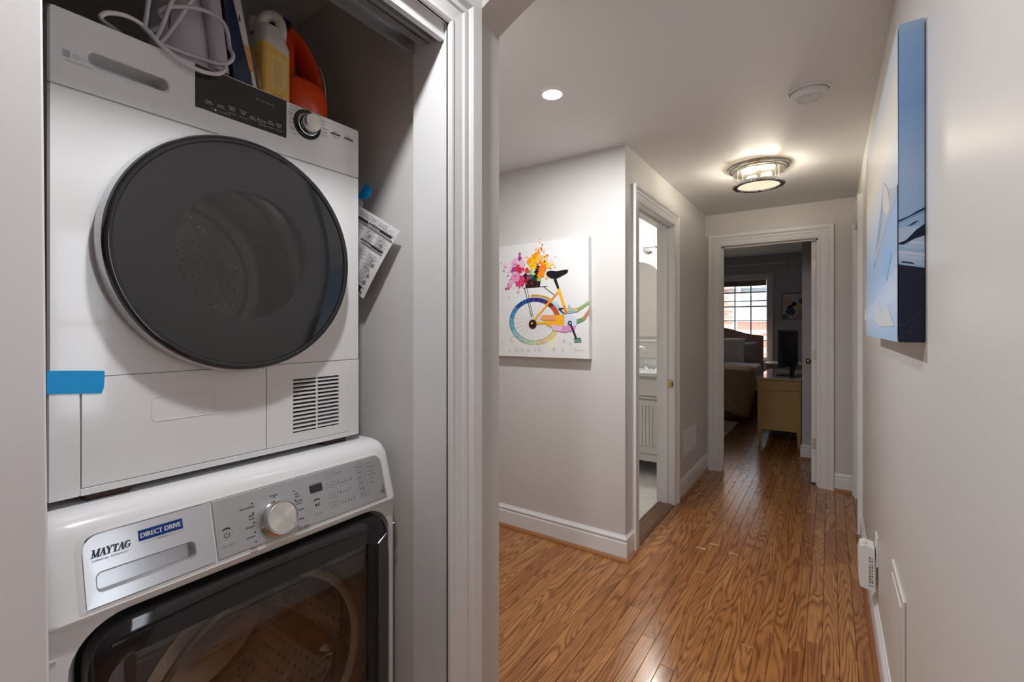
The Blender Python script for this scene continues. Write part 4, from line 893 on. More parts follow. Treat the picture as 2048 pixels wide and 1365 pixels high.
def cp_line(a, b_, w_, col, lay=1, w2=None): pr.line(cpx(*a), cpx(*b_), w_/4.0156/350, col, lay, None if w2 is None else w2/4.0156/350)
kk = SZ/ (1120-130)     # metres per crop pixel (vertical)
rg = random.Random(21)
wc = cpx(355, 815); wr = 205*kk
sx_ = (cpx(540, 815)[0]-cpx(170, 815)[0])/370/kk
def wheel(r0, r1, a0, a1, col, lay, n=10, jit=0):
    for k in range(n):
        p, q = a0+(a1-a0)*k/n, a0+(a1-a0)*(k+1)/n; c_ = tuple(max(0, min(255, v_+rg.randint(-jit, jit))) for v_ in col)
        pr.poly([(wc[0]+r*sx_*math.cos(math.radians(a)), wc[1]+r*math.sin(math.radians(a))) for r, a in ((r0, p), (r1, p), (r1, q+.6), (r0, q+.6))], c_, lay)
# soft background blots and lettering scraps
for x, y, r, c_ in ((150, 360, 40, (238, 225, 232)), (480, 300, 45, (240, 232, 236)), (230, 640, 50, (226, 232, 232)), (590, 790, 60, (228, 238, 240)), (500, 980, 60, (240, 236, 214)), (640, 830, 60, (225, 230, 240)), (200, 950, 60, (240, 232, 224))): pr.disc(cpx(x, y), r*kk, c_, 0, 16, wob=.25, rng=rg)
for x, y, t_, h_, r_ in ((165, 985, 'C', 55, .1), (270, 985, 'V', 45, .5), (370, 1010, 'V', 50, -.2), (200, 1065, 'N', 40, 0), (240, 1065, 'O', 40, 0), (300, 1065, 'H', 34, 0), (360, 1055, 'L E', 34, 0), (500, 1055, 'A', 36, 0), (580, 1065, 'F', 30, 0), (150, 1065, 'E', 26, 0), (90, 1000, 'r', 30, 0), (590, 990, 'B', 30, .1), (640, 1010, 'E', 26, 0)): pr.text(t_, cpx(x, y), h_*kk, (203, 188, 168), 1, rot=r_)
# tyre colours around the rim (degrees counter-clockwise from the right)
for a0, a1, c_ in ((60, 100, (52, 50, 130)), (100, 140, (34, 76, 158)), (140, 172, (70, 140, 196)), (172, 205, (110, 182, 200)), (205, 238, (140, 205, 205)), (238, 268, (176, 208, 184)), (268, 300, (222, 205, 150)), (300, 335, (230, 205, 140)), (335, 372, (235, 170, 80)), (12, 40, (190, 80, 40)), (40, 60, (118, 52, 44))): wheel(wr*.835, wr*1.0, a0, a1, c_, 2, 6, 14)
wheel(wr*.822, wr*.836, 0, 360, (120, 110, 105), 2, 40); wheel(wr*.985, wr*1.0, 60, 250, (60, 90, 140), 3, 24, 20)
wheel(wr*1.03, wr*1.13, 30, 100, (225, 205, 170), 1, 12, 14); wheel(wr*1.05, wr*1.12, 55, 95, (196, 150, 70), 2, 8, 20); wheel(wr*1.02, wr*1.15, 5, 45, (170, 214, 226), 1, 8, 10)
for k in range(22):
    a = math.radians(k*360/22+5); pr.line(wc, (wc[0]+wr*.86*sx_*math.cos(a), wc[1]+wr*.86*math.sin(a)), .0007, (130, 124, 118), 1)
# rack, basket, flowers
cp_line((265, 548), (462, 534), 5, (30, 28, 32), 3); cp_line((278, 548), (335, 780), 6, (34, 32, 36), 3); cp_line((297, 548), (348, 780), 4, (34, 32, 36), 3); cp_line((430, 536), (520, 605), 5, (34, 32, 36), 3)
cp_poly([(270, 440), (415, 440), (402, 538), (288, 543)], (44, 30, 32), 3)
for k in range(7): cp_line((280+k*20, 450), (293+k*17, 540), 4, (86, 60, 54) if k % 2 else (20, 16, 20), 4)
fl_ = [(230, 480, 46, (205, 74, 150)), (255, 500, 34, (220, 60, 90)), (200, 460, 36, (232, 150, 196)), (215, 390, 30, (208, 84, 160)), (245, 400, 32, (214, 40, 44)), (195, 345, 30, (236, 176, 208)), (260, 350, 28, (238, 190, 214)), (185, 402, 18, (178, 60, 140)), (240, 310, 18, (168, 60, 140)), (240, 275, 12, (188, 96, 160)), (150, 545, 16, (214, 110, 170)), (130, 555, 9, (190, 80, 140)), (230, 575, 14, (236, 190, 210)), (165, 520, 22, (236, 168, 200)), (120, 370, 14, (240, 205, 220)),
       (345, 345, 44, (250, 196, 10)), (360, 290, 22, (244, 150, 20)), (385, 262, 18, (244, 140, 40)), (320, 330, 24, (246, 160, 10)), (440, 360, 36, (250, 180, 20)), (425, 385, 30, (240, 120, 30)), (408, 435, 28, (244, 140, 20)), (395, 300, 20, (250, 190, 60)), (470, 365, 20, (250, 206, 90)), (455, 300, 22, (250, 214, 150)), (430, 240, 14, (250, 224, 180)), (300, 410, 20, (226, 60, 30)), (480, 330, 22, (240, 220, 234)), (455, 465, 12, (250, 196, 120)), (505, 355, 10, (250, 210, 110)), (350, 385, 18, (250, 206, 40)),
       (385, 385, 16, (40, 24, 24)), (375, 420, 18, (50, 30, 24)), (345, 430, 16, (200, 214, 150)), (330, 455, 18, (40, 110, 90)), (360, 480, 16, (30, 60, 50)), (395, 478, 18, (160, 190, 90)), (310, 465, 16, (190, 50, 90)), (285, 450, 18, (60, 26, 40)), (330, 415, 12, (130, 190, 140)), (290, 490, 16, (150, 30, 50)), (340, 510, 14, (120, 40, 50)), (440, 335, 6, (30, 24, 24)), (350, 410, 8, (240, 240, 220))]
for k, (x, y, r, c_) in enumerate(fl_): pr.disc(cpx(x, y), r*1.22*kk, c_, 4+k*.05, 13, wob=.28, rng=rg)
for k in range(120):
    a = rg.uniform(100, 400); cx_, cy_ = (rg.gauss(215, 55), rg.gauss(430, 70)) if k % 2 else (rg.gauss(400, 55), rg.gauss(330, 60))
    c_ = rg.choice([(214, 90, 160), (238, 190, 212), (180, 60, 120)] if k % 2 else [(250, 190, 40), (244, 150, 40), (250, 220, 150), (226, 80, 30)]); pr.disc(cpx(cx_, cy_), rg.uniform(3, 10)*kk, c_, 7, 8, wob=.3, rng=rg)
# saddle and frame
cp_poly([(452, 436), (462, 415), (490, 408), (540, 412), (600, 402), (626, 400), (630, 412), (618, 428), (570, 455), (530, 474), (495, 470), (470, 458)], (26, 24, 32), 7)
cp_poly([(512, 478), (536, 474), (560, 550), (545, 556)], (28, 26, 32), 7)
cp_poly([(545, 556), (564, 552), (626, 750), (606, 758)], (248, 188, 30), 6); cp_poly([(590, 690), (606, 688), (626, 750), (606, 758)], (236, 130, 50), 7)
cp_line((548, 580), (335, 830), 16, (240, 160, 70), 6); cp_line((470, 670), (335, 830), 15, (250, 180, 30), 7); cp_line((335, 832), (480, 822), 18, (248, 186, 30), 7)
cp_poly([(410, 778), (430, 766), (600, 765), (596, 800), (430, 806), (408, 795)], (240, 160, 110), 6); cp_poly([(520, 768), (600, 765), (596, 820), (540, 826)], (248, 176, 40), 7); cp_poly([(440, 812), (600, 806), (596, 850), (490, 862), (450, 840)], (250, 178, 50), 6)
cp_poly([(600, 762), (690, 770), (700, 820), (690, 852), (610, 850)], (214, 222, 238), 6); cp_poly([(500, 860), (690, 850), (680, 890), (600, 904), (520, 890)], (222, 150, 200), 6); cp_poly([(490, 840), (590, 855), (570, 895), (510, 888)], (226, 190, 222), 7)
cp_poly([(622, 728), (692, 716), (790, 655), (806, 648), (806, 668), (704, 738), (624, 750)], (152, 184, 120), 6); cp_poly([(624, 740), (700, 726), (706, 738), (630, 752)], (150, 196, 214), 7); cp_poly([(660, 722), (700, 712), (716, 722), (690, 732)], (236, 196, 90), 8)
cp_poly([(697, 800), (745, 785), (806, 700), (806, 740), (760, 806), (700, 834)], (190, 140, 104), 6); cp_poly([(697, 802), (740, 788), (750, 812), (700, 834)], (104, 164, 104), 7)
pr.disc(cpx(345, 838), 40*kk, (66, 34, 30), 8, 18); pr.disc(cpx(345, 838), 26*kk, (26, 22, 24), 9, 16); pr.disc(cpx(340, 832), 10*kk, (248, 190, 60), 10, 10)
pr.disc(cpx(644, 830), 20*kk, (30, 26, 34), 9, 14); pr.disc(cpx(644, 830), 10*kk, (220, 220, 230), 10, 12); pr.disc(cpx(644, 830), 5*kk, (30, 26, 34), 11, 8)
cp_line((650, 840), (695, 950), 16, (44, 26, 46), 9); cp_poly([(676, 955), (732, 952), (738, 980), (680, 984)], (104, 150, 140), 9); cp_line((676, 955), (732, 952), 6, (40, 40, 44), 10)
cp_line((552, 716), (592, 712), 10, (26, 24, 28), 9); cp_line((560, 720), (602, 756), 9, (26, 24, 28), 9); cp_line((622, 712), (708, 712), 2.5, (70, 66, 70), 9); cp_line((628, 712), (640, 680), 2.5, (70, 66, 70), 9); cp_line((640, 680), (650, 712), 2, (70, 66, 70), 9)
pr.path([cpx(*p) for p in ((670, 1050), (690, 1030), (695, 1055), (715, 1040), (735, 1052), (760, 1045))], .0012, (150, 140, 132), 2)
pr.step = 4e-6; pr.build('bicycle_print', bco)
# ---- mountain canvas on the right wall
xc = XR-.044
NE, FE = onx(1797, 300, xc).y, onx(1734, 300, xc).y; z0_, z1_ = 1.268, ony(1852, 34, NE).z
MC = empty('mountain_canvas', (XR-.02, (NE+FE)/2, z0_), 'deep canvas print of a mountain lake under a pale blue sky', 'painting')
m = MB(); m.box((xc+.001, NE+.001, z0_), (XR-.002, FE, z1_), .0015); mco = m.build('stretched_canvas', CANV, MC)
pr = Print((xc, 0, 0), (0, 1, 0), (0, 0, 1), .0006)
if pr.N.x > 0: pr.N = -pr.N
def lerp(a, b_, t): return tuple(int(a[i]+(b_[i]-a[i])*t) for i in range(3))
hz, wz = (z1_-z0_), (FE-NE)
def G(u_, v_): return (NE+u_*wz, z0_+v_*hz)     # u: 0 near end, 1 far end
skyc = [(0, (150, 185, 225)), (.30, (196, 205, 216)), (.55, (236, 226, 205)), (.78, (222, 212, 196)), (1, (176, 186, 200))]
def ramp(tab, t):
    for (a, c0), (b_, c1) in zip(tab, tab[1:]):
        if t <= b_: return lerp(c0, c1, (t-a)/(b_-a))
    return tab[-1][1]
for j in range(28):
    for i in range(6): pr.poly([G(i/6, .30+j*.025), G((i+1)/6, .30+j*.025), G((i+1)/6, .30+(j+1)*.025), G(i/6, .30+(j+1)*.025)], lerp(ramp(skyc, j/28), (206, 216, 232), .35*(1-i/6)), 0)
for j in range(12): pr.poly([G(0, j*.025), G(1, j*.025), G(1, (j+1)*.025), G(0, (j+1)*.025)], lerp((132, 172, 220), (190, 212, 236), abs(j-6)/6), 0)
for j in range(10):
    t0_, t1_ = j/10, (j+1)/10
    pr.poly([G(0, .48*t0_), G(.3, .42*t0_), G(.62, .33*t0_), G(1, .30*t0_), G(1, .30*t1_), G(.62, .33*t1_), G(.3, .42*t1_), G(0, .48*t1_)], ramp([(0, (168, 196, 228)), (.35, (196, 212, 232)), (.55, (160, 190, 226)), (1, (158, 184, 216))], t0_), 1)
pr.poly([G(.0, .50), G(.10, .52), G(.20, .56), G(.30, .62), G(.38, .54), G(.48, .47), G(.58, .40), G(.66, .33), G(.5, .36), G(.3, .42), G(0, .47)], (178, 186, 200), 2)
pr.poly([G(.20, .56), G(.30, .62), G(.34, .55), G(.28, .50), G(.22, .46), G(.14, .47)], (214, 208, 204), 3); pr.poly([G(.30, .62), G(.38, .54), G(.48, .47), G(.56, .40), G(.44, .42), G(.36, .48)], (150, 172, 196), 3)
pr.poly([G(.05, .05), G(.2, .13), G(.34, .10), G(.46, .16), G(.6, .08), G(.4, .05)], (204, 210, 216), 3)
pr.poly([G(.10, .30), G(.26, .36), G(.34, .26), G(.22, .22)], (150, 186, 226), 3)
pr.step = 5e-6; pr.build('front_print', mco)
pr = Print((0, NE, 0), (1, 0, 0), (0, 0, 1), .0004)
if pr.N.y > 0: pr.N = -pr.N
def E2(u_, v_): return (xc+u_*(XR-.002-xc), z0_+v_*hz)   # u: 0 front edge, 1 wall
sk2 = [(0, (150, 182, 216)), (.25, (160, 182, 214)), (.6, (128, 162, 206)), (.9, (140, 176, 216)), (1, (168, 190, 214))]
for j in range(24): pr.poly([E2(0, .36+j*.64/24), E2(1, .36+j*.64/24), E2(1, .36+(j+1)*.64/24), E2(0, .36+(j+1)*.64/24)], ramp(sk2, j/24), 0)
pr.poly([E2(0, .0), E2(1, .0), E2(1, .23), E2(.8, .235), E2(.5, .25), E2(.2, .255), E2(0, .25)], (32, 36, 54), 1)
pr.poly([E2(0, .24), E2(1, .22), E2(1, .36), E2(0, .36)], (176, 196, 222), 0)
for j in range(7): pr.poly([E2(0, .245+j*.012), E2(1, .23+j*.012), E2(1, .237+j*.012), E2(0, .252+j*.012)], lerp((150, 178, 210), (214, 222, 234), (j*37 % 7)/7), 1)
pr.poly([E2(0, .312), E2(.3, .320), E2(.7, .35), E2(1, .365), E2(1, .33), E2(.6, .322), E2(.2, .306), E2(0, .308)], (22, 34, 56), 2)
pr.poly([E2(.35, .362), E2(.6, .374), E2(.8, .378), E2(.55, .366)], (26, 40, 62), 2)
pr.poly([E2(0, .384), E2(.4, .394), E2(.75, .408), E2(1, .416), E2(1, .409), E2(.7, .398), E2(.3, .386), E2(0, .378)], (24, 38, 60), 2); pr.poly([E2(0, .374), E2(1, .404), E2(1, .409), E2(0, .378)], (120, 160, 200), 2)
for k in range(30):
    u_, v_ = rg.uniform(.02, .95), rg.uniform(.005, .10); pr.poly([E2(u_, v_), E2(u_+.03, v_+.003), E2(u_+.02, v_+.008)], (84, 84, 96), 3)
pr.step = 5e-6; pr.build('edge_print', mco)
# ================================================================== WALL FITTINGS OF THE HALL
# return-air grille low on the hall left wall
GX, g0, g1, gz0, gz1 = XL, 3.72, 4.12, .285, .49
t = empty('wall_register', (GX, (g0+g1)/2, gz0), 'white louvred air register low on the hallway wall', 'air vent')
m = MB(); o_, i_ = rrect(g0, g1, gz0, gz1, .004, 2), rrect(g0+.022, g1-.022, gz0+.022, gz1-.022, .001, 2)
m.loft([[(GX, a, q) for a, q in o_], [(GX+.006, a, q) for a, q in o_], [(GX+.008, a, q) for a, q in i_], [(GX+.002, a, q) for a, q in i_]], 0, False, False); m.build('register_frame', TRIM, t)
m = MB(); m.box((GX+.0005, g0+.02, gz0+.02), (GX+.0015, g1-.02, gz1-.02)); m.build('register_back', TRIM, t)
m = MB()
for k in range(15): z = gz0+.026+k*.0105; m.add([(GX+.002, g0+.021, z+.006), (GX+.007, g0+.021, z), (GX+.007, g1-.021, z), (GX+.002, g1-.021, z+.006)], [(0, 1, 2, 3)])
for k in range(24): y = g0+.03+k*.0148; m.box((GX+.002, y, gz0+.022), (GX+.0075, y+.0045, gz1-.022))
m.build('louvre_grid', TRIM, t, 'stuff')
# switch plate past the mountain canvas
t = empty('switch_plate', (XR, 3.11, 1.30), 'white light switch plate on the wall past the mountain canvas', 'light switch')
m = MB(); m.box((XR-.006, 3.07, 1.30), (XR, 3.148, 1.425), .002); m.build('cover', WPLAST, t)
m = MB(); m.box((XR-.011, 3.092, 1.332), (XR-.005, 3.126, 1.393), .002); m.build('rocker', WPLAST, t)
# outlet plate with plugged-in adapter, near the floor
oy = 2.48
t = empty('outlet_plate', (XR, oy, .30), 'white electrical outlet plate above the right baseboard', 'outlet')
m = MB(); m.box((XR-.006, oy-.04, .30), (XR, oy+.04, .425), .002); m.build('cover', WPLAST, t)
for z in (.333, .392): m = MB(); m.box((XR-.0075, oy-.017, z-.014), (XR-.005, oy+.017, z+.014), .001); m.build('socket', WPLAST, t)
t = empty('plug_in_adapter', (XR-.05, oy, .21), 'white boxy adapter with printed label plugged into the low outlet', 'adapter')
ab = MB(); ab.loft([[(x, oy-.035+y_, z) for x, z in ((XR-.010, .195), (XR-.058, .205), (XR-.064, .225), (XR-.066, .345), (XR-.060, .372), (XR-.046, .382), (XR-.012, .375))] for y_ in (0, .085)], 0, False); abo = ab.build('adapter_body', WPLAST, t)
m = MB(); m.box((XR-.052, oy-.02, .378), (XR-.040, oy+.0, .392), .003); m.build('button', WPLAST, t)
pr = Print((0, oy-.0352, 0), (1, 0, 0), (0, 0, 1), .0004)
if pr.N.y > 0: pr.N = -pr.N
for k in range(10):
    for c_ in range(2):
        pr.rect(XR-.030+c_*.008, .215+k*.0125, XR-.025+c_*.008, .215+k*.0125+rg.uniform(.004, .010), (120, 120, 122), 1)
pr.build('label_print', abo)
# flat access cover lower on the wall
t = empty('access_cover', (XR, 1.72, .2), 'flat white access cover low on the right wall near the living room', 'wall cover')
m = MB(); m.box((XR-.007, 1.585, .20), (XR, 1.86, .578), .002); aco = m.build('cover_plate', mat('painted_cover', (.69, .67, .64), .35, var=.01), t)
m = MB(); m.box((XR-.0095, 1.615, .23), (XR-.006, 1.83, .548), .001); m.build('inner_flap', mat('painted_cover', (.69, .67, .64), .35), aco)
# strike plate and bedroom door
m = MB(); m.box((XL-.036, 3.4335, .855), (XL+.003, 3.435, .915), .0005); m.box((XL-.012, 3.4325, .872), (XL+.0, 3.4336, .898), .0003, 1); tag(m.build('strike_plate', [BRASS, mat('hole_shade_brown', (.16, .09, .05), .8)]), 'small brass strike plate on the bathroom door jamb', 'strike plate')  # brown insert paints in the shade inside the strike hole
dx0, dx1 = -.128, -.094
m = MB(); m.box((dx0, YE+.075, .012), (dx1, YE+.075+.725, 2.015), .002)
for z0_, z1_ in ((.2, .95), (1.08, 1.88)):
    for y0_, y1_ in ((YE+.18, YE+.41), (YE+.47, YE+.70)): m.box((dx0-.003, y0_, z0_), (dx0+.01, y1_, z1_), .003)
d4 = m.build('door_4', TRIM, None, 'structure')
HM = mat('painted_hinge', (.66, .64, .58), .35, .5)
for z in (.29, 1.03, 1.78):
    m = MB(); m.box((dx0+.006, YE+.0728, z), (dx1-.003, YE+.0755, z+.09), .0006); m.tube([(dx1+.003, YE+.07, z-.002), (dx1+.003, YE+.07, z+.092)], .0055, 10); m.build('hinge', HM, d4)
kz, ky = .975, YE+.74
m = MB(); m.lathe([(.001, dx0-.062), (.018, dx0-.060), (.026, dx0-.050), (.027, dx0-.040), (.020, dx0-.028), (.011, dx0-.022), (.010, dx0-.008), (.030, dx0-.006), (.031, dx0)], (0, ky, kz), 0, 28); m.build('knob', BRASS, d4)
# ================================================================== BATHROOM THINGS
VY, VX0, VX1 = 4.0, -2.0, -1.16
VAN = empty('bathroom_vanity', ((VX0+VX1)/2, 4.24, 0), 'white bathroom vanity cabinet with beadboard doors and marble top', 'vanity')
CAB = mat('vanity_white', (.82, .82, .815), .35, var=.01)
m = MB(); m.box((VX0, VY+.022, .13), (VX1, YE-.003, .872), .003)
for x in (VX0, VX1-.05):
    for y in (VY+.022, YE-.06): m.box((x, y, .003), (x+.05, y+.05, .14), .003)
m.build('cabinet_body', CAB, VAN)
MB().box((VX0+.02, VY+.012, .125), (VX1-.02, VY+.03, .185), .003).build('bottom_rail', CAB, VAN)
MB().box((VX0+.02, VY+.004, .70), (VX1-.02, VY+.024, .845), .004).build('drawer_front', CAB, VAN)
MB().box((VX0-.005, VY, .672), (VX1+.005, VY+.03, .690), .004).build('moulding', CAB, VAN)
xm = (VX0+VX1)/2
for a, q in ((VX0+.025, xm-.004), (xm+.004, VX1-.025)):
    m = MB(); o_, i_ = rrect(a, q, .20, .66, .002, 2), rrect(a+.055, q-.055, .255, .615, .002, 2)
    m.loft([[(x, VY+.022, z) for x, z in o_], [(x, VY+.004, z) for x, z in o_], [(x, VY+.004, z) for x, z in i_], [(x, VY+.016, z) for x, z in i_]], 0, False, False); dr_ = m.build('door', CAB, VAN)
    n_ = 9; wdt = (q-a-.11)/n_
    for k in range(n_): MB().box((a+.055+k*wdt+.0015, VY+.012, .255), (a+.055+(k+1)*wdt-.0015, VY+.02, .615), .002).build('bead_board', CAB, dr_)
MBL = mat('veined_marble', (.70, .74, .74), .15, var=.18, scale=9, vec=(1, 2, 3))
m = MB(); m.box((VX0-.015, VY-.018, .872), (VX1+.015, YE-.003, .902), .004); m.box((VX0-.015, YE-.022, .902), (VX1+.015, YE-.003, .99), .003); m.build('marble_top', MBL, VAN)
FCX = -1.435
FCT = empty('basin_faucet', (FCX, 4.33, .902), 'chrome gooseneck faucet with lever handles on the marble vanity', 'faucet')
m = MB(); m.lathe([(.026, 0), (.026, .006), (.018, .012), (.020, .03), (.017, .07), (.011, .085)], (FCX, 4.33, .902), 2, 24)
P = [(FCX, 4.33, .902+.08), (FCX, 4.33, 1.06)]+[(FCX-.045+.045*math.cos(a), 4.33-.05*(1-math.cos(a))*.5, 1.06+.055*math.sin(a)) for a in [math.pi*k/10 for k in range(1, 11)]]+[(FCX-.09, 4.28, 1.03)]
m.tube(P, .009, 12); m.lathe([(.011, .0), (.011, -.025)], (FCX-.09, 4.28, 1.035), 2, 14); m.build('spout', CHROME, FCT)
for s_ in (-1, 1):
    x = FCX+s_*.095; m = MB(); m.lathe([(.024, 0), (.024, .006), (.016, .012), (.015, .045), (.010, .06), (.001, .062)], (x, 4.33, .902), 2, 20); m.tube([(x, 4.33, .957), (x+s_*.02, 4.30, .972), (x+s_*.035, 4.28, .974)], .006, 10); m.build('lever_handle', CHROME, FCT)
MR = empty('arched_mirror', (-1.49, YE-.03, 1.17), 'arched bathroom mirror cabinet with a thin shelf above the faucet', 'mirror')
arc_ = [(-1.80, 1.215), (-1.345, 1.215)]+[(-1.5725+.2275*math.cos(a), 1.80+.155*math.sin(a)) for a in [math.pi*k/16 for k in range(17)]]
m = MB(); m.prism([(x, z) for x, z in arc_], 1, YE-.045, YE-.003); m.build('mirror_case', CAB, MR)
MIRR = mat('mirror_glass', (.86, .87, .87), .03, 1, var=0)
m = MB(); m.prism([(-1.5725+(x+1.5725)*.97, 1.5+(z-1.5)*.975) for x, z in arc_], 1, YE-.048, YE-.0455); m.build('mirror_pane', MIRR, MR)
m = MB(); m.prism([(-1.83, YE-.003), (-1.32, YE-.003), (-1.33, YE-.07), (-1.45, YE-.095), (-1.70, YE-.095), (-1.82, YE-.07)], 2, 1.165, 1.180); m.build('shelf', CAB, MR)
SCN = empty('wall_sconce', (-1.46, YE, 2.06), 'chrome bathroom sconce with a round glowing globe bulb above the mirror', 'wall lamp')
m = MB(); m.lathe([(.055, YE-.003), (.055, YE-.012), (.042, YE-.02), (.03, YE-.028)], (-1.46, 0, 2.07), 1, 28); m.tube([(-1.46, YE-.02, 2.07), (-1.46, YE-.08, 2.07)], .012, 12); m.build('back_plate', CHROME, SCN)
m = MB(); m.tube([(-1.47, YE-.08, 2.07), (-1.36, YE-.08, 2.07)], .011, 12); m.build('arm', CHROME, SCN)
GLOBE = emis('globe_bulb', (1, .90, .76), 9)
for x in (-1.36,):
    m = MB(); m.lathe([(.014, -.02), (.024, .0), (.024, .012)], (x, YE-.08, 2.07), 2, 20); m.build('cup', CHROME, SCN)
    m = MB(); m.lathe([(.012, .012)]+[(.042*math.sin(a), .058-.042*math.cos(a)) for a in [math.pi*k/12 for k in range(2, 12)]]+[(.001, .10)], (x, YE-.08, 2.07), 2, 24); m.build('globe', GLOBE, SCN)
    point('sconce_lamp', (x, YE-.14, 2.10), .04, 18, (1, .94, .87))

# ---- floor lamp in the living room (seen only as a reflection in the dryer door)
t = empty('floor_lamp_offscreen', (2.0, 1.25, 0), 'slim black floor lamp with glowing amber drum shade in the living room', 'floor lamp')
m = MB(); m.lathe([(.14, .001), (.14, .015), (.02, .025)], (2.0, 1.25, 0), 2, 28); m.build('base', BLACKG, t)
m = MB(); m.lathe([(.011, .02), (.011, 1.72)], (2.0, 1.25, 0), 2, 12); m.build('pole', BLACKG, t)
m = MB(); m.lathe([(.19, 1.70), (.17, 1.96)], (2.0, 1.25, 0), 2, 36); m.build('shade_offscreen', emis('amber_shade', (1, .55, .18), 2.2), t)
# ================================================================== BEDROOM THINGS
# ---- bed
BXR, BXL, BF, BH = -.97, -2.50, 7.08, 9.02
BED = empty('bed', ((BXR+BXL)/2, 8.0, 0), 'bed with pale pink upholstered headboard below the bedroom window', 'bed')
PINK = mat('pink_linen', (.50, .33, .28), .8, var=.06, scale=300)
hp = [(BXL-.02, .05), (BXR+.02, .05), (BXR+.02, 1.155)]
for k in range(1, 20):
    s_ = k/20; x = BXR+.02-(BXR-BXL+.04)*s_; q = 1-abs(2*s_-1); q = min(1, max(0, (q-.12)/.75)); hp.append((x, 1.165+.125*(q*q*(3-2*q))))
hp += [(BXL-.02, 1.155)]
m = MB(); m.prism(hp, 1, BH, BH+.07); m.build('headboard', PINK, BED)
m = MB(); m.tube([(x, BH-.003, z) for x, z in hp[1:]], .006, 6); m.build('nail_trim', mat('nail_trim', (.45, .38, .30), .3, .6), BED)
m = MB(); m.box((BXL+.03, BF+.03, .02), (BXR-.03, BH, .36), .01); m.build('bed_skirt', mat('brown_skirt', (.22, .15, .12), .8, var=.1, scale=40), BED)
m = MB(); m.box((BXL+.01, BF+.01, .36), (BXR-.01, BH, .67), .05); m.build('mattress', mat('mattress_white', (.75, .76, .78), .7), BED)
def drape(name, y_end, ztop, hem, out, m_, label, cat, ripple=.008, y0=BF):
    """cloth over the foot and the right side of the bed: path from left foot corner, round the right corner, up the side"""
    P = []; r = .07
    for k in range(26): P.append((BXL+(BXR-r-BXL)*k/25, y0-out, Vector((0, -1))))
    for k in range(1, 9):
        a = math.radians(-90+90*k/8); P.append((BXR-r+(r+out)*math.cos(a), y0+r+(r+out)*math.sin(a), Vector((math.cos(a), math.sin(a)))))
    for k in range(1, 25): P.append((BXR+out, y0+r+(y_end-y0-r)*k/24, Vector((1, 0))))
    n = len(P); loops = []
    prof = [(-.06, 0), (-.02, -.004), (.0, -.02), (.004, -.05)]
    for i, (x, y, nn) in enumerate(P):
        s_ = i/(n-1); hz_ = hem(s_, x, y); col = []
        for d, dz in prof: col.append((x+nn.x*d, y+nn.y*d, ztop+dz))
        for j in range(1, 9):
            t_ = j/8; rp = ripple*t_*math.sin(i*1.3)+.022*t_; col.append((x+nn.x*(.004+rp), y+nn.y*(.004+rp), ztop-.05+(hz_-ztop+.05)*t_))
        loops.append(col)
    mm = MB(); mm.loft(loops, 0, True, False, False)
    top = [(l[0][0], l[0][1], ztop) for l in loops]; mm.add(top+[(BXL, y_end, ztop)], [tuple(range(len(top)+1))], 0, True)
    for l in (loops,):
        pass
    o = mm.build(name, m_); md = o.modifiers.new('thick', 'SOLIDIFY'); md.thickness = .008; md.offset = 1; return tag(o, label, cat)
def quilt_mat(name, col, sc):
    m_ = mat(name, col, .8, var=.05, scale=120); nt = m_.node_tree; N, L = nt.nodes, nt.links
    tc = N.new('ShaderNodeTexCoord'); mp = N.new('ShaderNodeMapping'); mp.inputs['Rotation'].default_value = (0.6, .6, .785); mp.inputs['Scale'].default_value = (sc, sc, sc); L.new(tc.outputs['Object'], mp.inputs[0])
    w1 = N.new('ShaderNodeTexWave'); w1.inputs['Scale'].default_value = 1; L.new(mp.outputs[0], w1.inputs[0]); bp = N.new('ShaderNodeBump'); bp.inputs['Strength'].default_value = .5; bp.inputs['Distance'].default_value = .01
    L.new(w1.outputs['Fac'], bp.inputs['Height']); L.new(bp.outputs[0], N['Principled BSDF'].inputs['Normal']); return m_
drape('coverlet', BH-.3, .690, lambda s_, x, y: .33, .012, quilt_mat('white_coverlet', (.80, .84, .88), 9), 'white quilted coverlet spread over the bed', 'bedspread', .004)
def qhem(s_, x, y):
    if x < BXR-.5: return .20
    if y <= BF+.02: return .20-.14*min(1, max(0, (x-(BXR-.5))/.5))
    return .06+.40*min(1, max(0, (y-BF)/.75))**.8
drape('folded_quilt', BF+.72, .703, qhem, .026, quilt_mat('tan_quilt', (.62, .49, .30), 7), 'tan quilted throw draped over the foot of the bed', 'quilt', .008)
def pillow(name, c, sx, sy, sz, rx, rz, m_, label):
    bm = bmesh.new(); bmesh.ops.create_grid(bm, x_segments=14, y_segments=10, size=1)
    mm = MB(); vs_ = []
    for s_ in (1, -1):
        for q in bm.verts:
            x, y = q.co.x, q.co.y; h = max(0, (1-abs(x)**3.2))**.55*max(0, (1-abs(y)**3.2))**.55; e = 1-.06*(1-abs(x))*0-.05*(abs(x)*abs(y))
            vs_.append(Vector((x*sx/2*(.94+.06*abs(x*y)), y*sy/2*(.94+.06*abs(x*y)), s_*h*sz/2)))
    bm.verts.ensure_lookup_table(); n = len(bm.verts)
    for i, q in enumerate(bm.verts): q.index = i
    fs = [[q.index for q in f.verts] for f in bm.faces]; bm.free()
    R_ = Matrix.Rotation(rz, 3, 'Z') @ Matrix.Rotation(rx, 3, 'X')
    mm.add([R_ @ p+Vector(c) for p in vs_], fs+[[q+n for q in f[::-1]] for f in fs], 0, True)
    return tag(mm.build(name, m_), label, 'pillow', None)
PIL = mat('pillow_white', (.84, .82, .80), .8, var=.02)
pillow('bed_pillow', (-1.53, 8.55, .915), .72, .46, .17, math.radians(62), math.radians(3), PIL, 'plump white pillow propped in front of the pink headboard')
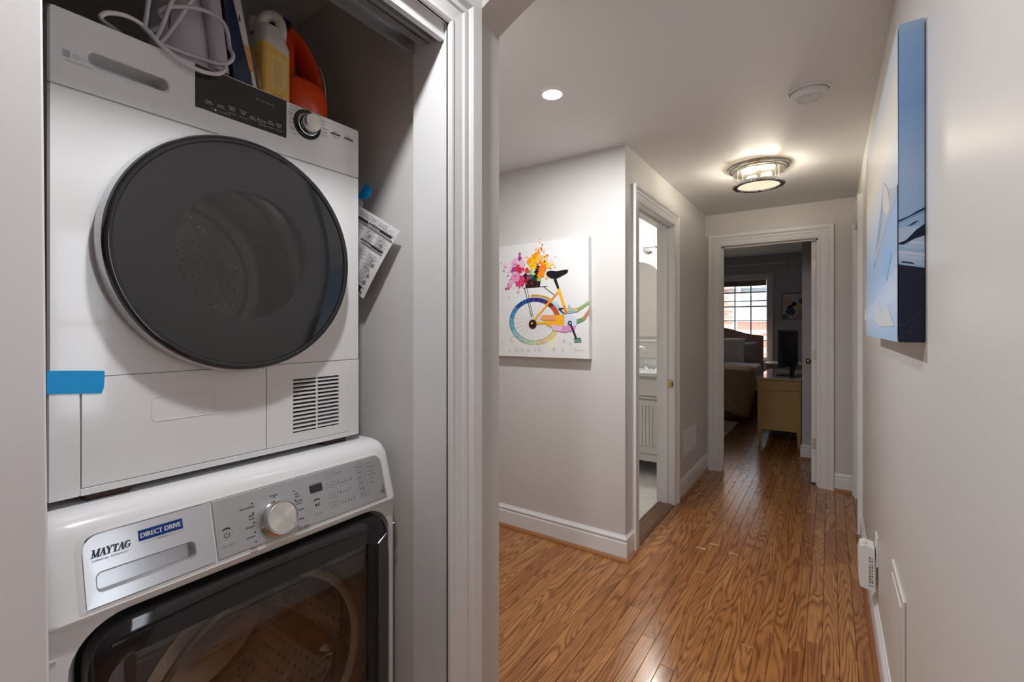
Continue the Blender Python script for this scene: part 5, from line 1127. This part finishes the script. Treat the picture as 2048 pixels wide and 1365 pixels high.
pillow('accent_pillow', (-1.22, 8.80, .875), .42, .38, .12, math.radians(66), math.radians(-8), mat('taupe_cloth', (.33, .29, .26), .8, var=.2, scale=30), 'taupe cushion tucked behind the white pillow')
# ---- rug
m = MB(); m.box((-2.6, 5.3, .0005), (-1.03, 6.92, .012), .004); tag(m.build('area_rug', mat('cream_rug', (.72, .68, .60), .9, var=.12, scale=80, bump=.4)), 'cream area rug on the bedroom floor beside the bed foot', 'rug')
# ---- dresser
YF, YBk, X0_, X1_ = 5.85, 7.15, -.672, -.252
DRS = empty('dresser', ((X0_+X1_)/2, 6.5, 0), 'mustard painted dresser with tapered legs and a glass top', 'dresser')
MUS = mat('mustard_paint', (.52, .34, .13), .4, var=.05, scale=12)
m = MB(); m.box((X0_+.012, YF+.012, .175), (X1_-.004, YBk, .715), .004); m.build('carcass', MUS, DRS)
for a, q in ((X0_, X0_+.038), (X1_-.040, X1_-.002)): MB().box((a, YF, .16), (q, YF+.04, .715), .003).build('corner_post', MUS, DRS)
MB().box((X0_, YF, .60), (X1_-.002, YF+.02, .616), .004).build('moulding', MUS, DRS)
MB().box((X0_+.03, YF+.004, .16), (X1_-.03, YF+.02, .185), .003).build('lower_rail', MUS, DRS)
MB().box((X0_-.006, YF-.006, .712), (X1_, YBk+.006, .73), .004).build('dresser_top', MUS, DRS)
MB().box((X0_-.012, YF-.012, .7305), (X1_+.004, YBk+.01, .7385), .001).build('glass_top', mat('pale_glass', (.62, .70, .72), .05, coat=.5), DRS)
for x in (X0_+.002, X1_-.044):
    for y in (YF+.002, YBk-.05):
        m = MB(); m.loft([[(x+.021+s_*a, y+.021+s_*q, z) for a, q in ((-1, -1), (1, -1), (1, 1), (-1, 1))] for z, s_ in ((.001, .012), (.03, .013), (.125, .0195), (.128, .023), (.15, .023), (.153, .019), (.175, .019))], 0, False); m.build('leg', MUS, DRS)
for k in range(3):
    for j in range(3):
        z = .19+.14*k if k < 2 else .47; y = YF+.05+.41*j; m = MB(); m.box((X0_+.002, y, .185+k*.175), (X0_+.013, y+.395, .35+k*.175), .003); q = m.build('drawer', MUS, DRS)
        m = MB(); m.lathe([(.001, X0_-.022), (.010, X0_-.02), (.006, X0_-.008), (.012, X0_+.003)], (0, y+.2, .268+k*.175), 0, 16); m.build('pull', BRASS, q)
# ---- monitor
a_ = math.radians(17); MCn = Vector((-.395, 6.33, 0)); wv = Vector((math.sin(a_), math.cos(a_), 0)); nv = Vector((math.cos(a_), -math.sin(a_), 0))   # nv: out of the back
MON = empty('computer_monitor', (MCn.x, MCn.y, .7385), 'black flat monitor on a stand seen from behind on the dresser', 'monitor')
def MP(u_, d_, z): p = MCn+wv*u_+nv*d_; return (p.x, p.y, z)
def mbox(mb, u0, u1, d0, d1, z0, z1, mi=0):
    mb.loft([[MP(u0, d0, z), MP(u1, d0, z), MP(u1, d1, z), MP(u0, d1, z)] for z in (z0, z1)], mi, False)
BPL = mat('black_plastic', (.02, .02, .023), .3)
m = MB(); mbox(m, -.24, .24, -.03, 0, .835, 1.265); m.loft([[MP(a, d, z) for a, z in rrect(-.24+i_, .24-i_, .835+i_, 1.265-i_, .01, 3)] for i_, d in ((.0, 0), (.02, .016), (.07, .024))], 0, False); m.build('housing', mat('monitor_back', (.045, .05, .06), .35), MON)
m = MB(); mbox(m, -.23, .23, -.0305, -.0302, .85, 1.255); m.build('screen', BLACKG, MON)
m = MB(); mbox(m, -.035, .035, .022, .05, .79, 1.0); mbox(m, -.02, .02, .012, .045, .745, .82); m.build('stand_neck', BPL, MON)
m = MB(); m.loft([[MP(a, q+.02, z) for a, q in rrect(-.15, .15, -.11, .11, .03, 5)] for z in (.7388, .748)], 0, False); m.build('stand_base', mat('black_glass', (.015, .02, .025), .06), MON)
for u_ in (-.05, .05):
    for z in (1.08, 1.18): m = MB(); m.loft([[MP(u_+.006*math.cos(t_), d_, z+.006*math.sin(t_)) for t_ in [k*math.pi/4 for k in range(8)]] for d_ in (.02, .0255)], 0, False); m.build('mount_screw', CHROME, MON)
# ---- white side table behind
t = empty('side_table', (-.55, 8.45, 0), 'white topped side table between the bed and the bedroom wall', 'table')
m = MB(); m.box((-.86, 8.2, .715), (-.25, 8.75, .74), .005); m.build('table_top', TRIM, t)
m = MB(); m.box((-.82, 8.24, .62), (-.28, 8.71, .715), .003); m.build('apron', mat('cream_wood', (.66, .58, .46), .5, var=.05), t)
for x in (-.82, -.32):
    for y in (8.24, 8.67): m = MB(); m.box((x, y, .001), (x+.04, y+.04, .62), .003); m.build('leg', mat('cream_wood', (.66, .58, .46), .5), t)
# ---- art on the window wall
AX0, AX1, AZ0, AZ1 = -.69, -.24, 1.425, 1.89
t = empty('floral_art', ((AX0+AX1)/2, BY, AZ0), 'framed abstract flower print in grey, blush and olive on bedroom wall', 'painting')
m = MB(); o_, i_ = rrect(AX0, AX1, AZ0, AZ1, .001, 1), rrect(AX0+.022, AX1-.022, AZ0+.022, AZ1-.022, .001, 1)
m.loft([[(a, BY-.001, q) for a, q in o_], [(a, BY-.03, q) for a, q in o_], [(a, BY-.03, q) for a, q in i_], [(a, BY-.02, q) for a, q in i_]], 0, False, False); m.build('frame', mat('grey_frame', (.30, .30, .29), .4), t)
pr = Print((AX0, BY-.021, AZ0), (1, 0, 0), (0, 0, 1), .0005)
if pr.N.y > 0: pr.N = -pr.N
w_, h_ = AX1-AX0, AZ1-AZ0
def A(u_, v_): return (u_*w_, v_*h_)
pr.poly([A(.05, .05), A(.95, .05), A(.95, .95), A(.05, .95)], (224, 222, 216), 0); rg = random.Random(3)
for u_, v_, r_, c_ in ((.18, .68, .16, (226, 190, 176)), (.25, .5, .1, (232, 206, 190)), (.5, .2, .12, (228, 200, 186)), (.75, .3, .14, (196, 206, 212)), (.6, .85, .14, (210, 212, 208)), (.62, .35, .09, (196, 196, 110)), (.55, .5, .06, (186, 188, 110)), (.68, .22, .05, (180, 184, 110)),
                       (.30, .32, .15, (70, 92, 110)), (.27, .47, .07, (80, 66, 62)), (.42, .58, .08, (104, 70, 66)), (.36, .52, .06, (90, 66, 64)), (.66, .68, .10, (112, 114, 122)), (.82, .52, .12, (96, 106, 126)), (.92, .75, .06, (110, 114, 126)), (.12, .12, .09, (96, 112, 124)), (.85, .65, .06, (216, 180, 120))): pr.disc(A(u_, v_), r_*h_, c_, 1, 18, wob=.12, rng=rg)
for k in range(16): a = rg.uniform(0, 6.28); u_, v_ = rg.choice(((.30, .32), (.82, .52), (.66, .68))); pr.arc(A(u_, v_), rg.uniform(.03, .12)*h_, math.degrees(a), math.degrees(a)+120, .004, (150, 164, 176), 3, 6)
for k in range(10): u_ = rg.uniform(.1, .9); pr.line(A(u_, .06), A(min(.94, u_+rg.uniform(0, .25)), rg.uniform(.15, .28)), .008, rg.choice(((90, 104, 116), (140, 158, 170), (120, 124, 110))), 3)
pr.step = 1.5e-5; pr.build('art_print', t)
# ---- curtain rod
rz_ = 2.405
t = empty('curtain_rod', (-1.3, BY-.08, rz_), 'thin white curtain rod above the bedroom window', 'curtain rod')
m = MB(); m.tube([(-2.35, BY-.08, rz_), (-.46, BY-.08, rz_)], .009, 10); m.build('rod', TRIM, t)
m = MB(); m.lathe([(.001, -.0), (.014, .006), (.016, .015), (.010, .024), (.009, .03)], (-.46-.03+.03, BY-.08, rz_), 0, 14); m.build('finial', TRIM, t)
for x in (-.607, -2.2): m = MB(); m.box((x-.006, BY-.085, rz_-.045), (x+.006, BY-.001, rz_-.008), .002); m.box((x-.012, BY-.006, rz_-.06), (x+.012, BY-.001, rz_+.03), .001); m.build('bracket', mat('bracket_grey', (.35, .35, .36), .4), t)
# ---- raised wood blind
t = empty('window_blind', ((WX0+WX1)/2, BY+.02, 1.91), 'raised taupe wood blind bunched at the top of the bedroom window', 'blind')
WBL = mat('taupe_slat', (.30, .245, .195), .5, var=.15, scale=6, vec=(1, 20, 20))
m = MB(); m.box((WX0+.037, BY-.012, 2.035), (WX1-.014, BY+.008, 2.138), .003); m.build('valance', WBL, t)
for k in range(6): m = MB(); m.box((WX0+.04, BY-.01, 1.940+k*.011), (WX1-.018, BY+.038, 1.944+k*.011), .001); m.build('slat', WBL, t)
m = MB(); m.box((WX0+.04, BY-.012, 1.912), (WX1-.018, BY+.038, 1.934), .003); m.build('bottom_rail', WBL, t)
for x in (-1.75, -1.43, -1.10): m = MB(); m.tube([(x, BY+.012, 2.1), (x, BY+.012, 1.93)], .0015, 6); m.build('ladder_cord', TRIM, t)
# ---- neighbouring house outside
NY = 12.2
t = empty('neighbour_house', (-1.6, NY, -2), 'red brick house wall with a white window outside the bedroom', 'house')
BRK = bpy.data.materials.new('brick_field'); nt, N, L, b_ = nodes(BRK); b_.inputs['Roughness'].default_value = .85
tc = N.new('ShaderNodeTexCoord'); mp = N.new('ShaderNodeMapping'); mp.inputs['Rotation'].default_value = (math.pi/2, 0, 0); br = N.new('ShaderNodeTexBrick'); L.new(tc.outputs['Object'], mp.inputs[0]); L.new(mp.outputs[0], br.inputs[0])
br.inputs['Scale'].default_value = 1; br.inputs['Brick Width'].default_value = .21; br.inputs['Row Height'].default_value = .068; br.inputs['Mortar Size'].default_value = .006
br.inputs['Color1'].default_value = (.50, .22, .15, 1); br.inputs['Color2'].default_value = (.62, .33, .24, 1); br.inputs['Mortar'].default_value = (.62, .58, .54, 1); L.new(br.outputs['Color'], b_.inputs['Base Color'])
MORT = mat('mortar', (.60, .56, .52), .9)
BR = [mat('brick_a', (.52, .24, .17), .85, var=.15), mat('brick_b', (.62, .34, .26), .85, var=.15), mat('brick_c', (.48, .20, .14), .85, var=.2), mat('brick_d', (.66, .42, .33), .85, var=.1)]
nwx0, nwx1, nwz0, nwz1 = -1.84, -.70, 1.46, 2.9
m = MB(); m.box((-6, NY, -2), (nwx0, NY+.2, 5)); m.box((nwx1, NY, -2), (4, NY+.2, 5)); m.box((nwx0, NY, -2), (nwx1, NY+.2, nwz0)); m.box((nwx0, NY, nwz1), (nwx1, NY+.2, 5)); m.build('house_wall', BRK, t)
MB().box((-2.45, NY-.006, .62), (nwx0, NY+.002, 2.5)).build('mortar_bed', MORT, t); MB().box((nwx0, NY-.006, .62), (-.72, NY+.002, nwz0-.01)).build('mortar_bed', MORT, t)
bsrc = []
for k in range(4): mm = MB(); mm.box((0, NY-.014, 0), (.198, NY-.004, .058), .002); o = mm.build('brick', BR[k], t); bsrc.append(o)
first = [True]*4; rg = random.Random(8)
def brick(x, z, rot=False):
    k = rg.randrange(4)
    if first[k]: o = bsrc[k]; first[k] = False
    else: o = bsrc[k].copy(); COL.objects.link(o); o.parent = t
    if rot:
        o.rotation_euler = (0, -math.pi/2, 0)
        # mesh holds coordinates relative to the house origin, so turn about the brick's own corner
        ox = o.data.vertices[0].co
    o.location = (x, 0, z)
for r_ in range(27):
    z = .63+r_*.068
    for c_ in range(9):
        x = -2.44+c_*.208+(.104 if r_ % 2 else 0)
        if x+.198 > -.72: continue
        if z+.058 > nwz0-.02-.21*(x+.198 > nwx0-.03) and x+.198 > nwx0-.03: continue
        brick(x, z)
for k, o in enumerate(bsrc):
    if first[k]: bpy.data.objects.remove(o)
for k in range(15):
    mm = MB() if k == 0 else None
    if k == 0: mm.box((nwx0+.002, NY-.018, nwz0-.215), (nwx0+.060, NY-.004, nwz0-.017), .002); sb_ = mm.build('soldier_brick', BR[0], t)
    else: o = sb_.copy(); COL.objects.link(o); o.parent = t; o.location = (k*.0685, 0, 0)
MB().box((nwx0-.03, NY-.05, nwz0-.03), (nwx1+.03, NY+.02, nwz0+.01), .004).build('stone_sill', TRIM, t)
m = MB()
for lo, hi in (((nwx0, NY-.02, nwz0), (nwx0+.09, NY+.06, nwz1)), ((nwx1-.09, NY-.02, nwz0), (nwx1, NY+.06, nwz1)), ((nwx0+.09, NY-.018, nwz0+.012), (nwx1-.09, NY+.06, nwz0+.09)), ((nwx0+.09, NY-.018, nwz1-.08), (nwx1-.09, NY+.06, nwz1)), ((nwx0+.09, NY, 2.03), (nwx1-.09, NY+.05, 2.09))): m.box(lo, hi, .004)
hw = m.build('house_window', TRIM, t)
for z0_, z1_ in ((nwz0+.09, 2.03), (2.09, nwz1-.08)): MB().box((nwx0+.09, NY+.03, z0_), (nwx1-.09, NY+.035, z1_)).build('pane', mat('curtained_pane', (.48, .53, .56), .12, coat=.3), hw)
MB().box((-12, 9.5, -2.1), (12, 12.2, -2.0)).build('ground_outside', mat('grass_ground', (.12, .17, .07), .9), None, 'structure')
# living room back stub for the camera side
